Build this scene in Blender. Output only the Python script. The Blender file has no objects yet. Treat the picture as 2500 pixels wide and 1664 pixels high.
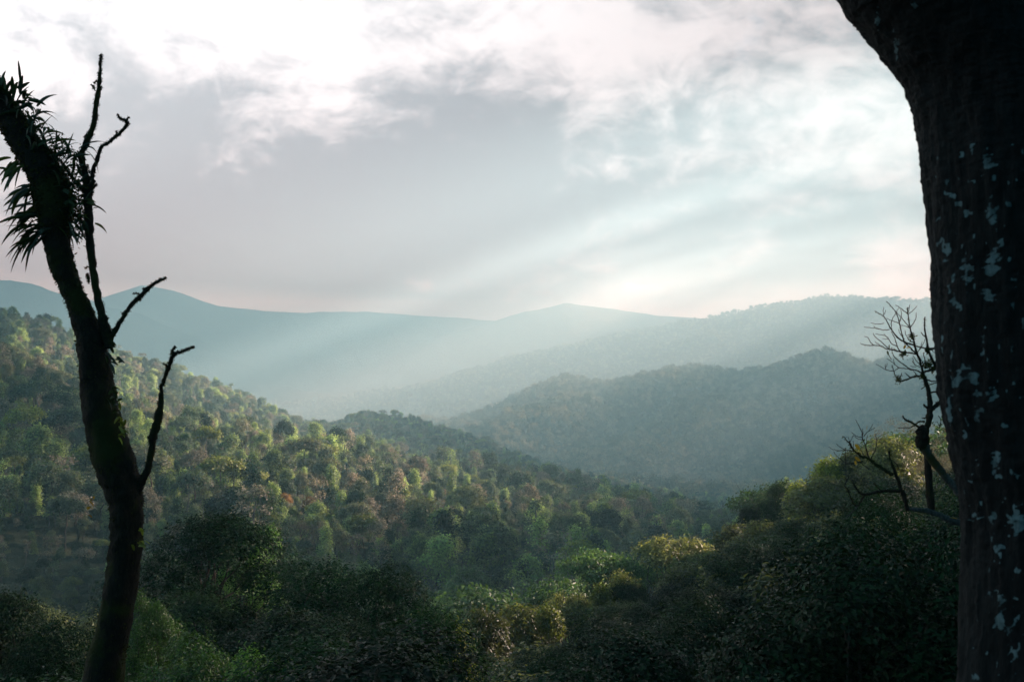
import bpy, math, random
import numpy as np
from mathutils import Vector, noise as mnoise

# ------------------------------------------------------------------ camera, sky, sun, exposure
SC = bpy.context.scene
COL = SC.collection
F, CX, CY = 2290.0, 1178.0, 784.0          # focal length and centre of the photograph as measured
SUN_AZ, SUN_EL = math.radians(68), math.radians(20.5)

cam_d = bpy.data.cameras.new("camera")
cam = bpy.data.objects.new("camera", cam_d); COL.objects.link(cam)
cam.location = (0, 0, 0); cam.rotation_euler = (math.radians(90), 0, 0)
cam_d.sensor_width = 36; cam_d.lens = 36 * F / 2356
cam_d.clip_start = 0.1; cam_d.clip_end = 60000
cam_d.dof.use_dof = True; cam_d.dof.focus_distance = 120; cam_d.dof.aperture_fstop = 7.0
SC.camera = cam

SC.view_settings.view_transform = 'Standard'
SC.view_settings.look = 'None'
SC.view_settings.exposure = 1.82
SC.view_settings.gamma = 1.0
SC.render.engine = 'CYCLES'
cy = SC.cycles
cy.use_denoising = True
try: cy.denoiser = 'OPENIMAGEDENOISE'
except Exception: pass
cy.max_bounces = 6; cy.diffuse_bounces = 3; cy.glossy_bounces = 2; cy.transmission_bounces = 3
cy.volume_bounces = 2; cy.transparent_max_bounces = 4
cy.caustics_reflective = False; cy.caustics_refractive = False
cy.sample_clamp_indirect = 4.0

sun_d = bpy.data.lights.new("sun", 'SUN')
sun_d.energy = 5.0; sun_d.angle = math.radians(0.5); sun_d.color = (1.0, 0.87, 0.78)
sun = bpy.data.objects.new("sun", sun_d); COL.objects.link(sun)
SDIR = Vector((math.sin(SUN_AZ) * math.cos(SUN_EL), math.cos(SUN_AZ) * math.cos(SUN_EL), math.sin(SUN_EL)))
sun.rotation_euler = SDIR.to_track_quat('Z', 'Y').to_euler()

W = bpy.data.worlds.new("World"); SC.world = W; W.use_nodes = True

class NT:
    """small helper around a node tree"""
    def __init__(s, nt): s.nt = nt; s.n = nt.nodes; s.l = nt.links
    def node(s, t, **kw):
        nd = s.n.new(t)
        for k, v in kw.items():
            if k.startswith('i_'):
                nd.inputs[int(k[2:]) if k[2:].isdigit() else k[2:].replace('_', ' ')].default_value = v
            else: setattr(nd, k, v)
        return nd
    def put(s, sock, v):
        if isinstance(v, bpy.types.NodeSocket): s.l.new(v, sock)
        else: sock.default_value = v
    def math(s, op, a, b=0.0, c=None, clamp=False):
        nd = s.n.new('ShaderNodeMath'); nd.operation = op; nd.use_clamp = clamp
        s.put(nd.inputs[0], a); s.put(nd.inputs[1], b)
        if c is not None: s.put(nd.inputs[2], c)
        return nd.outputs[0]
    def mix(s, f, a, b, mode='MIX'):
        nd = s.n.new('ShaderNodeMix'); nd.data_type = 'RGBA'; nd.blend_type = mode
        s.put(nd.inputs[0], f); s.put(nd.inputs[6], a); s.put(nd.inputs[7], b)
        return nd.outputs[2]
    def ramp(s, f, lo, hi, smooth=True):
        nd = s.n.new('ShaderNodeMapRange'); nd.interpolation_type = 'SMOOTHSTEP' if smooth else 'LINEAR'
        s.put(nd.inputs[0], f); s.put(nd.inputs[1], lo); s.put(nd.inputs[2], hi)
        return nd.outputs[0]
    def noise(s, vec, scale, detail=8, rough=0.55, dist=0.0, off=None):
        if off is not None:
            v = s.n.new('ShaderNodeVectorMath'); v.operation = 'ADD'; s.l.new(vec, v.inputs[0]); v.inputs[1].default_value = off; vec = v.outputs[0]
        nd = s.n.new('ShaderNodeTexNoise'); s.l.new(vec, nd.inputs['Vector'])
        nd.inputs['Scale'].default_value = scale; nd.inputs['Detail'].default_value = detail
        nd.inputs['Roughness'].default_value = rough; nd.inputs['Distortion'].default_value = dist
        return nd.outputs[0]

def build_world():
    g = NT(W.node_tree); g.n.clear()
    out = g.node('ShaderNodeOutputWorld'); bg = g.node('ShaderNodeBackground')
    g.l.new(bg.outputs[0], out.inputs[0])
    bg.inputs[1].default_value = 0.1
    sky = g.node('ShaderNodeTexSky', sky_type='NISHITA', sun_disc=False)
    sky.sun_elevation = SUN_EL; sky.sun_rotation = SUN_AZ
    tc = g.node('ShaderNodeTexCoord'); d = tc.outputs['Generated']
    sep = g.node('ShaderNodeSeparateXYZ'); g.l.new(d, sep.inputs[0])
    x, y, z = sep.outputs
    # flat cloud deck seen in perspective: direction divided by its height
    zz = g.math('ADD', g.math('MAXIMUM', z, 0.0), 0.50)
    comb = g.node('ShaderNodeCombineXYZ')
    g.l.new(g.math('DIVIDE', x, zz), comb.inputs[0]); g.l.new(g.math('DIVIDE', y, zz), comb.inputs[1])
    p = comb.outputs[0]
    n1 = g.noise(p, 2.6, 10, 0.60, 0.45, (3.1, 7.7, 0))
    n2 = g.noise(p, 7.0, 8, 0.64, 0.6, (11.0, 2.2, 4))
    n3 = g.noise(p, 20.0, 6, 0.6, 0.8, (1.0, 22.2, 9))
    def blob(px, py, tight, amp):
        v = Vector(((px - CX) / F, 1.0, (CY - py) / F)).normalized()
        dp = g.node('ShaderNodeVectorMath', operation='DOT_PRODUCT'); g.l.new(d, dp.inputs[0]); dp.inputs[1].default_value = v
        e = g.math('POWER', g.math('MAXIMUM', dp.outputs['Value'], 0.0), tight)
        return g.math('MULTIPLY', e, amp)
    acc = g.math('ADD', g.math('MULTIPLY', n1, 0.72), g.math('MULTIPLY', n2, 0.50))
    acc = g.math('ADD', acc, g.math('MULTIPLY', n3, 0.26))
    for b in BLOBS: acc = g.math('ADD', acc, blob(*b))
    acc = g.math('SUBTRACT', acc, 0.19)
    br = g.ramp(acc, 0.42, 0.68)
    cs = g.node('ShaderNodeVectorMath', operation='DOT_PRODUCT'); g.l.new(d, cs.inputs[0])
    cs.inputs[1].default_value = SDIR
    sunf = g.math('POWER', g.math('MAXIMUM', g.math('MULTIPLY_ADD', cs.outputs['Value'], 0.5, 0.5), 0.0), 2.0)
    # cloud tones dimmed towards the sun, where the lit haze brightens the sky
    grey = g.mix(sunf, (2.95, 3.35, 3.60, 1), (0.10, 0.12, 0.20, 1))
    white = g.mix(sunf, (6.3, 6.8, 7.0, 1), (1.05, 0.85, 0.84, 1))
    cloud = g.mix(br, grey, white)
    # thin darker rifts where the blue-grey higher air shows
    r = g.noise(p, 3.6, 7, 0.6, 0.6, (5.5, 1.2, 2))
    acc2 = r
    for b in RIFTS: acc2 = g.math('ADD', acc2, blob(*b))
    rift = g.ramp(acc2, 0.66, 0.80)
    skyc = g.mix(1.0, sky.outputs[0], (0.55, 0.80, 0.95, 1), 'MULTIPLY')
    hz = g.mix(0.85, skyc, (0.95, 1.30, 1.50, 1))
    c = g.mix(g.math('MULTIPLY', rift, 0.75), cloud, hz)
    # sky dimmed and tinted teal overhead and behind, out of frame, to deepen shade
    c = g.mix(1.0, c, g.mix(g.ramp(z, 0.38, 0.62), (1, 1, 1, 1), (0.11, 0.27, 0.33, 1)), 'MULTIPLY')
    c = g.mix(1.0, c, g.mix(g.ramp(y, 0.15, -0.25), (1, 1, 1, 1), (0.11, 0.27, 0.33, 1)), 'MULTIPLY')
    # below the horizon
    low = g.ramp(z, -0.12, -0.01)
    c = g.mix(low, (0.3, 0.5, 0.55, 1), c)
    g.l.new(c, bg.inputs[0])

BLOBS = [(500, -60, 90, 0.20), (1050, 20, 200, 0.12), (1500, 120, 90, 0.10), (1950, 350, 90, -0.04), (500, 330, 70, -0.09), (900, 430, 60, -0.08),
         (1300, 330, 200, -0.05), (1560, 420, 300, -0.06), (1900, 520, 900, -0.10), (2050, 590, 1500, 0.10), (1250, 630, 50, -0.10), (300, 600, 60, -0.10)]
RIFTS = [(1480, 55, 1800, 0.24), (1740, 60, 900, 0.28), (2080, 210, 2500, 0.24), (1860, 330, 700, 0.12), (60, 60, 300, 0.14), (500, 400, 8, -0.14), (1900, 1200, 6, -0.1)]
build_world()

# ------------------------------------------------------------------ helpers
rng = np.random.default_rng(7)
random.seed(7)

def P(px, py, Y):
    """point at depth Y metres seen at photo coordinates"""
    return Vector(((px - CX) / F * Y, Y, (CY - py) / F * Y))

def tag(o, label=None, cat=None, group=None, kind=None):
    if label: o['label'] = label
    if cat: o['category'] = cat
    if group: o['group'] = group
    if kind: o['kind'] = kind
    return o

def mesh_from(name, V, T, mats, midx=None, smooth=False, attr=None):
    """V (n,3) array, T list of index arrays each (m,k)"""
    me = bpy.data.meshes.new(name)
    V = np.asarray(V, dtype=np.float32)
    T = [np.asarray(t, dtype=np.int32) for t in T if len(t)]
    nl = sum(t.size for t in T); nf = sum(len(t) for t in T)
    me.vertices.add(len(V)); me.vertices.foreach_set('co', V.ravel())
    me.loops.add(nl); me.polygons.add(nf)
    me.loops.foreach_set('vertex_index', np.concatenate([t.ravel() for t in T]))
    tot = np.concatenate([np.full(len(t), t.shape[1], dtype=np.int32) for t in T])
    st = np.concatenate([[0], np.cumsum(tot)[:-1]]).astype(np.int32)
    me.polygons.foreach_set('loop_start', st)
    try: me.polygons.foreach_set('loop_total', tot)
    except Exception: pass
    for m in mats: me.materials.append(m)
    if midx is not None: me.polygons.foreach_set('material_index', np.asarray(midx, dtype=np.int32))
    if smooth: me.polygons.foreach_set('use_smooth', np.ones(nf, dtype=bool))
    if attr:
        for k, a in attr.items():
            at = me.attributes.new(k, 'FLOAT', 'POINT'); at.data.foreach_set('value', np.asarray(a, dtype=np.float32))
    me.update(calc_edges=True)
    return me

def link(name, me, parent=None, loc=None):
    o = bpy.data.objects.new(name, me); COL.objects.link(o)
    if parent is not None: o.parent = parent
    if loc is not None: o.location = loc
    return o

# vectorised gradient noise -----------------------------------------------------------------
def _h(ix, iy, s):
    n = (ix.astype(np.int64) * 374761393 + iy.astype(np.int64) * 668265263 + s * 1442695041) & 0xFFFFFFFF
    n = ((n ^ (n >> 13)) * 1274126177) & 0xFFFFFFFF
    return (n ^ (n >> 16)) & 0xFFFFFFFF
def pn(x, y, s=0):
    x = np.asarray(x, float); y = np.asarray(y, float)
    ix = np.floor(x); iy = np.floor(y); fx = x - ix; fy = y - iy
    ux = fx * fx * fx * (fx * (fx * 6 - 15) + 10); uy = fy * fy * fy * (fy * (fy * 6 - 15) + 10)
    def gr(a, b):
        an = _h(ix + a, iy + b, s) / 4294967296.0 * 2 * np.pi
        return np.cos(an) * (fx - a) + np.sin(an) * (fy - b)
    n00, n10, n01, n11 = gr(0, 0), gr(1, 0), gr(0, 1), gr(1, 1)
    return ((n00 * (1 - ux) + n10 * ux) * (1 - uy) + (n01 * (1 - ux) + n11 * ux) * uy) * 1.6
def fbm(x, y, o=4, s=0, g=0.5):
    a, r, t = 1.0, 0.0, 0.0
    for i in range(o):
        r = r + a * pn(x * 2 ** i + 17.3 * i, y * 2 ** i - 9.1 * i, s + i); t += a; a *= g
    return r / t
def ridged(x, y, o=4, s=0):
    a, r, t = 1.0, 0.0, 0.0
    for i in range(o):
        r = r + a * (1 - 2 * np.abs(pn(x * 2 ** i, y * 2 ** i, s + i))); t += a; a *= 0.5
    return r / t

# ------------------------------------------------------------------ terrain
PX = np.array([-700, -300, 0, 100, 200, 330, 400, 500, 600, 700, 760, 850, 950, 1000, 1100, 1200, 1300, 1400, 1500, 1600, 1700, 1800, 1900, 2000, 2130, 2300, 2600, 4000], float)
def tab(*pairs):
    a = np.array(pairs, float).reshape(-1, 2)
    return np.interp(PX, a[:, 0], a[:, 1])
SIL = ([-700, -300, 0, 100, 200, 330, 400, 500, 600, 640, 760, 900, 960, 1000, 1050, 1100, 1250, 1350, 1480, 1640, 1700, 1760, 1860, 1900, 2000, 2100, 2300, 2600, 4000],
       [1400, 1400, 1360, 1390, 1420, 1300, 1230, 1180, 1200, 1270, 1280, 1310, 1380, 1450, 1470, 1400, 1390, 1350, 1260, 1250, 1200, 1130, 1080, 1050, 1030, 980, 950, 800, 700])
def sil(px): return np.interp(px, SIL[0], SIL[1])
def zof(py, Y): return -(py - CY) / F * Y
YC = tab(-700, 48, 900, 46, 1050, 55, 1200, 75, 1500, 95, 1800, 105, 2000, 95, 2300, 80, 2600, 70, 4000, 60)
S = sil(PX)
cH = 11.0
K = []   # (Y array, z array) of ground knots
one = np.ones_like(PX)
raise_r = tab(-700, 0, 2300, 0, 2600, 5, 4000, 11)
K.append((-60 * one, 14 * one)); K.append((0 * one, -1.6 * one)); K.append((2.5 * one, -2.1 * one)); K.append((5 * one, -3.6 * one + raise_r * .2)); K.append((9 * one, -6.5 * one + raise_r * .5))
K.append((25 * one, -17.5 * one + raise_r * 1.2))
K.append((YC, zof(S + 25, YC) - cH * 0.95))
K.append((YC * 1.35 + 10, zof(S + 60, YC) - cH - 8 + raise_r * 0))
K.append((215 * one, tab(-700, -70, 0, -72, 600, -84, 1100, -98, 1700, -105, 2300, -90, 4000, -60)))
def canopy(Y, py): K.append((Y, zof(py, Y) - cH * 0.85))
Yv = tab(-700, 260, 1200, 270, 2300, 330)
canopy(Yv, tab(-700, 1300, 0, 1370, 400, 1370, 800, 1400, 1200, 1440, 1500, 1440, 2300, 1400))
Y2 = tab(-700, 400, 0, 400, 700, 440, 1200, 480, 1800, 560)
canopy(Y2, tab(-700, 900, 0, 1060, 200, 1090, 400, 1130, 700, 1170, 1000, 1200, 1300, 1240, 1500, 1250, 1700, 1240, 2300, 1220))
YG = tab(-700, 560, 0, 600, 600, 680, 1000, 740, 1300, 800, 1700, 900, 2300, 950)
canopy(YG, tab(-700, 700, 0, 850, 150, 900, 300, 960, 430, 985, 520, 1000, 700, 1018, 900, 1045, 1000, 1068, 1200, 1092, 1300, 1110, 1500, 1150, 1700, 1200, 2300, 1230))
canopy(YG + 110, tab(-700, 700, 0, 845, 150, 890, 300, 955, 430, 1005, 700, 1052, 900, 1080, 1100, 1110, 1300, 1150, 1500, 1190, 1700, 1235, 2300, 1260))
YE = tab(-700, 850, 0, 930, 400, 1050, 700, 1180, 850, 1250, 1200, 1250, 1600, 1200, 2300, 1200)
canopy(YE, tab(-700, 640, 0, 722, 100, 745, 200, 785, 330, 832, 400, 860, 500, 888, 600, 930, 700, 975, 745, 990, 800, 962, 850, 950, 950, 966, 1000, 985, 1100, 1015, 1200, 1055, 1300, 1088, 1400, 1115, 1500, 1150, 1600, 1180, 2300, 1230))
K.append((YE + 380, tab(-700, -150, 0, -180, 700, -215, 1200, -230, 2300, -250)))
Y8 = tab(-700, 1600, 1200, 1620, 2300, 1560)
canopy(Y8, tab(-700, 1050, 700, 1080, 1000, 1100, 1200, 1115, 1500, 1180, 1700, 1210, 2300, 1180))
Y9 = tab(-700, 2500, 1000, 2500, 1300, 2600, 1600, 2500, 1900, 2450, 2300, 2300)
canopy(Y9, tab(-700, 1020, 600, 1010, 850, 1000, 1000, 985, 1050, 975, 1130, 940, 1200, 915, 1250, 888, 1320, 868, 1350, 872, 1400, 884, 1450, 868, 1520, 858, 1600, 840, 1700, 862, 1760, 852, 1850, 822, 1900, 812, 1960, 836, 2000, 850, 2040, 834, 2130, 826, 2300, 800, 4000, 720))
K.append((Y9 + 750, tab(-700, -330, 700, -300, 1200, -260, 1600, -200, 2300, -150, 4000, 0)))
Y11 = tab(-700, 3900, 2300, 4200)
canopy(Y11, tab(-700, 990, 400, 980, 700, 950, 900, 905, 1000, 880, 1100, 850, 1350, 778, 1450, 765, 1600, 735, 1750, 705, 1900, 680, 1960, 690, 2050, 684, 2130, 690, 2300, 670, 4000, 660))
K.append((Y11 + 450, tab(-700, -260, 900, -230, 1300, -60, 1800, 60, 4000, 150)))
Y13 = tab(-700, 4500, 700, 5100, 2300, 5200)
canopy(Y13, tab(-700, 620, -300, 625, 0, 632, 150, 668, 300, 705, 450, 772, 600, 850, 700, 905, 800, 865, 950, 796, 1100, 742, 1200, 715, 1300, 692, 1360, 698, 1500, 720, 1700, 735, 2300, 700))
K.append((Y13 + 350, tab(-700, 150, 600, -100, 1300, 100, 2300, 120)))
Y15 = tab(-700, 5800, 2300, 6000)
canopy(Y15, tab(-700, 640, 0, 672, 200, 690, 300, 643, 400, 664, 500, 700, 600, 712, 700, 716, 850, 713, 1000, 722, 1200, 740, 2300, 745))
K.append((9500 * one, -100 * one))
KY = np.stack([k[0] for k in K]); KZ = np.stack([k[1] for k in K])       # (nk, npx)
def far_scale(Y):
    t = np.clip((Y - 650) / 700, 0, 1); return 1 + 0.4 * t * t * (3 - 2 * t)
_r = far_scale(KY); KY = KY * _r; KZ = KZ * _r

def ground(X, Y):
    X = np.asarray(X, float); Y = np.asarray(Y, float)
    sh = X.shape; X = X.ravel(); Y = Y.ravel()
    px = CX + F * X / np.maximum(Y, 8.0)
    px = px + 10 * pn(Y / 300, X / 400, 5) * np.clip(Y / 600, 0, 1)
    px = np.clip(px, PX[0], PX[-1])
    j = np.clip(np.searchsorted(PX, px) - 1, 0, len(PX) - 2)
    t = (px - PX[j]) / (PX[j + 1] - PX[j])
    ky = KY[:, j] * (1 - t) + KY[:, j + 1] * t
    kz = KZ[:, j] * (1 - t) + KZ[:, j + 1] * t
    nk = ky.shape[0]
    i = np.clip((ky < Y[None, :]).sum(0) - 1, 0, nk - 2)
    ar = np.arange(len(Y))
    y0, y1, z0, z1 = ky[i, ar], ky[i + 1, ar], kz[i, ar], kz[i + 1, ar]
    s = np.clip((Y - y0) / np.maximum(y1 - y0, 1e-3), 0, 1)
    wn = 0.18 + 0.82 * np.clip(3.2 * s * (1 - s), 0, 1)
    s = s * 0.55 + (s * s * (3 - 2 * s)) * 0.45
    z = z0 + (z1 - z0) * s
    # spurs and gullies
    far = np.clip((Y - 250) / 900, 0, 1)
    z = z + far * wn * (16 * fbm(X / 190, Y / 260, 4, 3)) + wn * np.clip((Y - 1900) / 900, 0, 1) * (55 * (ridged(X / 620 + Y / 1500, Y / 1500 - X / 2500, 4, 21) - 0.42))
    q = (X * 0.68 - Y * 0.73 + 90 * fbm(X / 350, Y / 350, 3, 61)) / 430
    hillw = np.clip((Y - 2000) / 500, 0, 1) * np.clip((4200 - Y) / 700, 0, 1)
    z = z + wn * hillw * 80 * (np.abs(np.cos(q * np.pi)) ** 0.8 - 0.55)
    z = z + wn * np.clip((Y - 4400) / 1500, 0, 1) * (48 * (ridged(X / 800 + Y / 1500, Y / 1500, 4, 31) - 0.45))
    z = z + np.clip(Y / 60, 0, 1) * 1.2 * fbm(X / 22, Y / 22, 3, 8)
    return z.reshape(sh)

# ------------------------------------------------------------------ materials
def new_mat(name):
    m = bpy.data.materials.new(name); m.use_nodes = True
    g = NT(m.node_tree); g.n.clear()
    out = g.node('ShaderNodeOutputMaterial')
    return m, g, out

def leaf_mat(name, c1, c2, rough=0.45, trans=0.3, spec=0.5, big=0.0, c3=None, tint=1.6):
    m, g, out = new_mat(name)
    oi = g.node('ShaderNodeObjectInfo'); geo = g.node('ShaderNodeNewGeometry')
    r = oi.outputs['Random']
    isl = geo.outputs['Random Per Island']
    f = g.math('MULTIPLY_ADD', isl, 0.5, g.math('MULTIPLY', r, 0.5))
    c = g.mix(f, (*c1, 1), (*c2, 1))
    if c3 is not None:                       # kinds of tree mixed through the wood
        n = g.noise(geo.outputs['Position'], 0.012, 3, 0.6)
        k = g.math('ADD', g.math('MULTIPLY', n, 1.1), g.math('MULTIPLY', r, 0.55))
        c = g.mix(g.ramp(k, 0.75, 1.0), c, (*c3, 1))
    val = g.math('MULTIPLY', g.math('MULTIPLY_ADD', r, 0.7, 0.65), g.math('MULTIPLY_ADD', isl, 1.0, 0.5))
    hs = g.node('ShaderNodeHueSaturation'); g.l.new(c, hs.inputs['Color']); g.l.new(val, hs.inputs['Value'])
    c = hs.outputs[0]
    bs = g.node('ShaderNodeBsdfPrincipled'); g.l.new(c, bs.inputs['Base Color'])
    bs.inputs['Roughness'].default_value = rough; bs.inputs['Specular IOR Level'].default_value = spec
    tr = g.node('ShaderNodeBsdfTranslucent')
    g.l.new(g.mix(1.0, c, (tint * 1.15, tint * 1.2, tint * 0.55, 1), 'MULTIPLY'), tr.inputs[0])
    mx = g.node('ShaderNodeMixShader'); mx.inputs[0].default_value = trans
    g.l.new(bs.outputs[0], mx.inputs[1]); g.l.new(tr.outputs[0], mx.inputs[2])
    g.l.new(mx.outputs[0], out.inputs[0])
    return m

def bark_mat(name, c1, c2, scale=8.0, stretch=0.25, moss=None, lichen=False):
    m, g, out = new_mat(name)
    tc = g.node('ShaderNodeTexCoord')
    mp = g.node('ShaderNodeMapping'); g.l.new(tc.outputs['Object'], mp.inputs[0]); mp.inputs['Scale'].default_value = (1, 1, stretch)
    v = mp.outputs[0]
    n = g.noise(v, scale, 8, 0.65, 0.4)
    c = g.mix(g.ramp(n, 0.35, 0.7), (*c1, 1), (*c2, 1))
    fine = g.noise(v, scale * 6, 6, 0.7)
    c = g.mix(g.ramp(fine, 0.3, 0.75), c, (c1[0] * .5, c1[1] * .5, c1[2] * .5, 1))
    if moss is not None:
        mn = g.noise(tc.outputs['Object'], 1.7, 6, 0.65)
        c = g.mix(g.ramp(mn, 0.5, 0.62), c, (*moss, 1))
    if lichen:
        at = g.node('ShaderNodeAttribute', attribute_name='lichen')
        ln = g.noise(tc.outputs['Object'], 95.0, 5, 0.75)
        lm = g.noise(tc.outputs['Object'], 22.0, 4, 0.6)
        k = g.math('ADD', at.outputs['Fac'], g.math('MULTIPLY_ADD', g.math('ADD', ln, lm), 0.55, -0.58))
        mask = g.ramp(k, 0.42, 0.52)
        c = g.mix(mask, c, g.mix(g.ramp(lm, 0.3, 0.7), (0.055, 0.11, 0.125, 1), (0.15, 0.26, 0.29, 1)))
    bs = g.node('ShaderNodeBsdfPrincipled'); g.l.new(c, bs.inputs['Base Color'])
    bs.inputs['Roughness'].default_value = 0.85; bs.inputs['Specular IOR Level'].default_value = 0.25
    bp = g.node('ShaderNodeBump'); bp.inputs['Strength'].default_value = 0.9; bp.inputs['Distance'].default_value = 0.03
    g.l.new(g.math('ADD', n, fine), bp.inputs['Height']); g.l.new(bp.outputs[0], bs.inputs['Normal'])
    g.l.new(bs.outputs[0], out.inputs[0])
    return m

M = {}
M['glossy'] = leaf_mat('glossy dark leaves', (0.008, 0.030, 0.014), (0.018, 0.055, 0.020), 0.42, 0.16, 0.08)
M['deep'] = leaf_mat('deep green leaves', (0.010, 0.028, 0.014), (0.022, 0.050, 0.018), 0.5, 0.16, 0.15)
M['green'] = leaf_mat('green leaves', (0.042, 0.095, 0.030), (0.080, 0.140, 0.045), 0.45, 0.35)
M['fresh'] = leaf_mat('fresh bright green leaves', (0.040, 0.105, 0.024), (0.085, 0.18, 0.040), 0.4, 0.35)
M['yellow'] = leaf_mat('yellow green leaves', (0.11, 0.14, 0.026), (0.19, 0.21, 0.045), 0.45, 0.38)
M['pale'] = leaf_mat('pale olive leaves', (0.14, 0.16, 0.065), (0.24, 0.24, 0.11), 0.45, 0.35)
M['olive'] = leaf_mat('olive leaves', (0.060, 0.080, 0.028), (0.13, 0.14, 0.050), 0.42, 0.38)
M['grey'] = leaf_mat('dry grey brown leaves', (0.18, 0.155, 0.125), (0.29, 0.25, 0.20), 0.7, 0.25, 0.3, tint=1.1)
M['amber'] = leaf_mat('amber leaves', (0.24, 0.13, 0.04), (0.30, 0.17, 0.05), 0.6, 0.35, 0.3)
M['woodA'] = leaf_mat('forest canopy leaves', (0.022, 0.052, 0.034), (0.13, 0.18, 0.095), 0.5, 0.36, 0.4, c3=(0.12, 0.125, 0.082))
M['woodB'] = leaf_mat('vine canopy leaves', (0.085, 0.145, 0.065), (0.29, 0.36, 0.17), 0.5, 0.45, 0.4)
M['far'] = leaf_mat('far canopy leaves', (0.030, 0.055, 0.034), (0.11, 0.13, 0.075), 0.6, 0.25, 0.3, c3=(0.15, 0.14, 0.10))
M['pinkish'] = leaf_mat('pale pinkish blossom', (0.55, 0.42, 0.40), (0.65, 0.52, 0.48), 0.6, 0.3, 0.3, tint=1.0)
M['bark'] = bark_mat('tree bark', (0.07, 0.055, 0.045), (0.11, 0.095, 0.08), 3.0)
M['twig'] = bark_mat('dry twigs', (0.05, 0.042, 0.036), (0.09, 0.075, 0.065), 5.0)
M['mossy'] = bark_mat('mossy bark', (0.026, 0.022, 0.018), (0.050, 0.040, 0.030), 9.0, 0.3, moss=(0.038, 0.046, 0.012))
M['palebranch'] = bark_mat('pale grey bark', (0.10, 0.10, 0.10), (0.22, 0.24, 0.25), 14.0, 0.5, moss=(0.055, 0.060, 0.02))
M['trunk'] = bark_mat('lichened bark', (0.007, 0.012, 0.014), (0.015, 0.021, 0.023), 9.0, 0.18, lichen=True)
M['strap'] = leaf_mat('strap leaves', (0.012, 0.030, 0.012), (0.030, 0.050, 0.015), 0.4, 0.22)
M['dryleaf'] = leaf_mat('yellowed leaf', (0.30, 0.20, 0.03), (0.36, 0.22, 0.04), 0.5, 0.5)
M['mosstuft'] = leaf_mat('moss tufts', (0.030, 0.034, 0.012), (0.055, 0.055, 0.018), 0.9, 0.2, 0.1)

def ground_mat():
    m, g, out = new_mat('forest floor')
    geo = g.node('ShaderNodeNewGeometry'); pos = geo.outputs['Position']
    n = g.noise(pos, 0.035, 8, 0.7); n2 = g.noise(pos, 0.0035, 6, 0.6)
    c = g.mix(g.ramp(n, 0.35, 0.65), (0.022, 0.034, 0.020, 1), (0.062, 0.072, 0.040, 1))
    c = g.mix(g.ramp(n2, 0.45, 0.6), c, g.mix(0.5, c, (0.095, 0.085, 0.060, 1)))
    bs = g.node('ShaderNodeBsdfPrincipled'); g.l.new(c, bs.inputs['Base Color']); bs.inputs['Roughness'].default_value = 0.95
    bs.inputs['Specular IOR Level'].default_value = 0.1
    bp = g.node('ShaderNodeBump'); bp.inputs['Strength'].default_value = 1.0; bp.inputs['Distance'].default_value = 9.0
    vo = g.node('ShaderNodeTexVoronoi'); vo.inputs['Scale'].default_value = 0.07; g.l.new(pos, vo.inputs['Vector'])
    hh = g.math('ADD', g.math('MULTIPLY', vo.outputs['Distance'], -0.8), n)
    g.l.new(hh, bp.inputs['Height']); g.l.new(bp.outputs[0], bs.inputs['Normal'])
    g.l.new(bs.outputs[0], out.inputs[0])
    return m
M['ground'] = ground_mat()

# terrain sheet
nu, ny = 560, 620
uu = np.sinh(np.linspace(-1.6, 1.6, nu)) / np.sinh(1.6) * 1.7
ys = np.concatenate([np.linspace(-55, 18, 26)[:-1], np.geomspace(18, 13000, ny - 25)])
U, YY = np.meshgrid(uu, ys)
XX = U * (YY + 75)
ZZ = ground(XX, YY)
idx = np.arange(nu * ny).reshape(ny, nu)
quads = np.stack([idx[:-1, :-1], idx[:-1, 1:], idx[1:, 1:], idx[1:, :-1]], -1).reshape(-1, 4)
hills = link('hills', mesh_from('hills', np.stack([XX, YY, ZZ], -1).reshape(-1, 3), [quads], [M['ground']], smooth=True))
tag(hills, 'forested valley floor with wooded hills and misty ridges fading into the distance', 'hills', kind='structure')

# ------------------------------------------------------------------ mesh makers
def unit(v):
    return v / np.maximum(np.linalg.norm(v, axis=-1, keepdims=True), 1e-9)

def leaf_cloud(cent, dirs, up, size, aspect=0.42, fold=0.25, r=rng):
    """one folded diamond leaf per row: two triangles; returns verts, tris"""
    n = len(cent)
    d = unit(dirs)
    side = unit(np.cross(d, up) + 1e-6)
    nrm = np.cross(side, d)
    L = (size * r.uniform(0.7, 1.25, n))[:, None]
    w = L * aspect
    base = cent; tip = cent + d * L - nrm * L * 0.12
    mid = cent + d * L * 0.45
    a = mid + side * w * 0.5 + nrm * w * fold
    b = mid - side * w * 0.5 + nrm * w * fold
    V = np.stack([base, a, tip, b], 1).reshape(-1, 3)
    i = np.arange(n)[:, None] * 4
    T = np.concatenate([i + np.array([[0, 1, 2]]), i + np.array([[0, 2, 3]])], 0)
    return V, T

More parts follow.
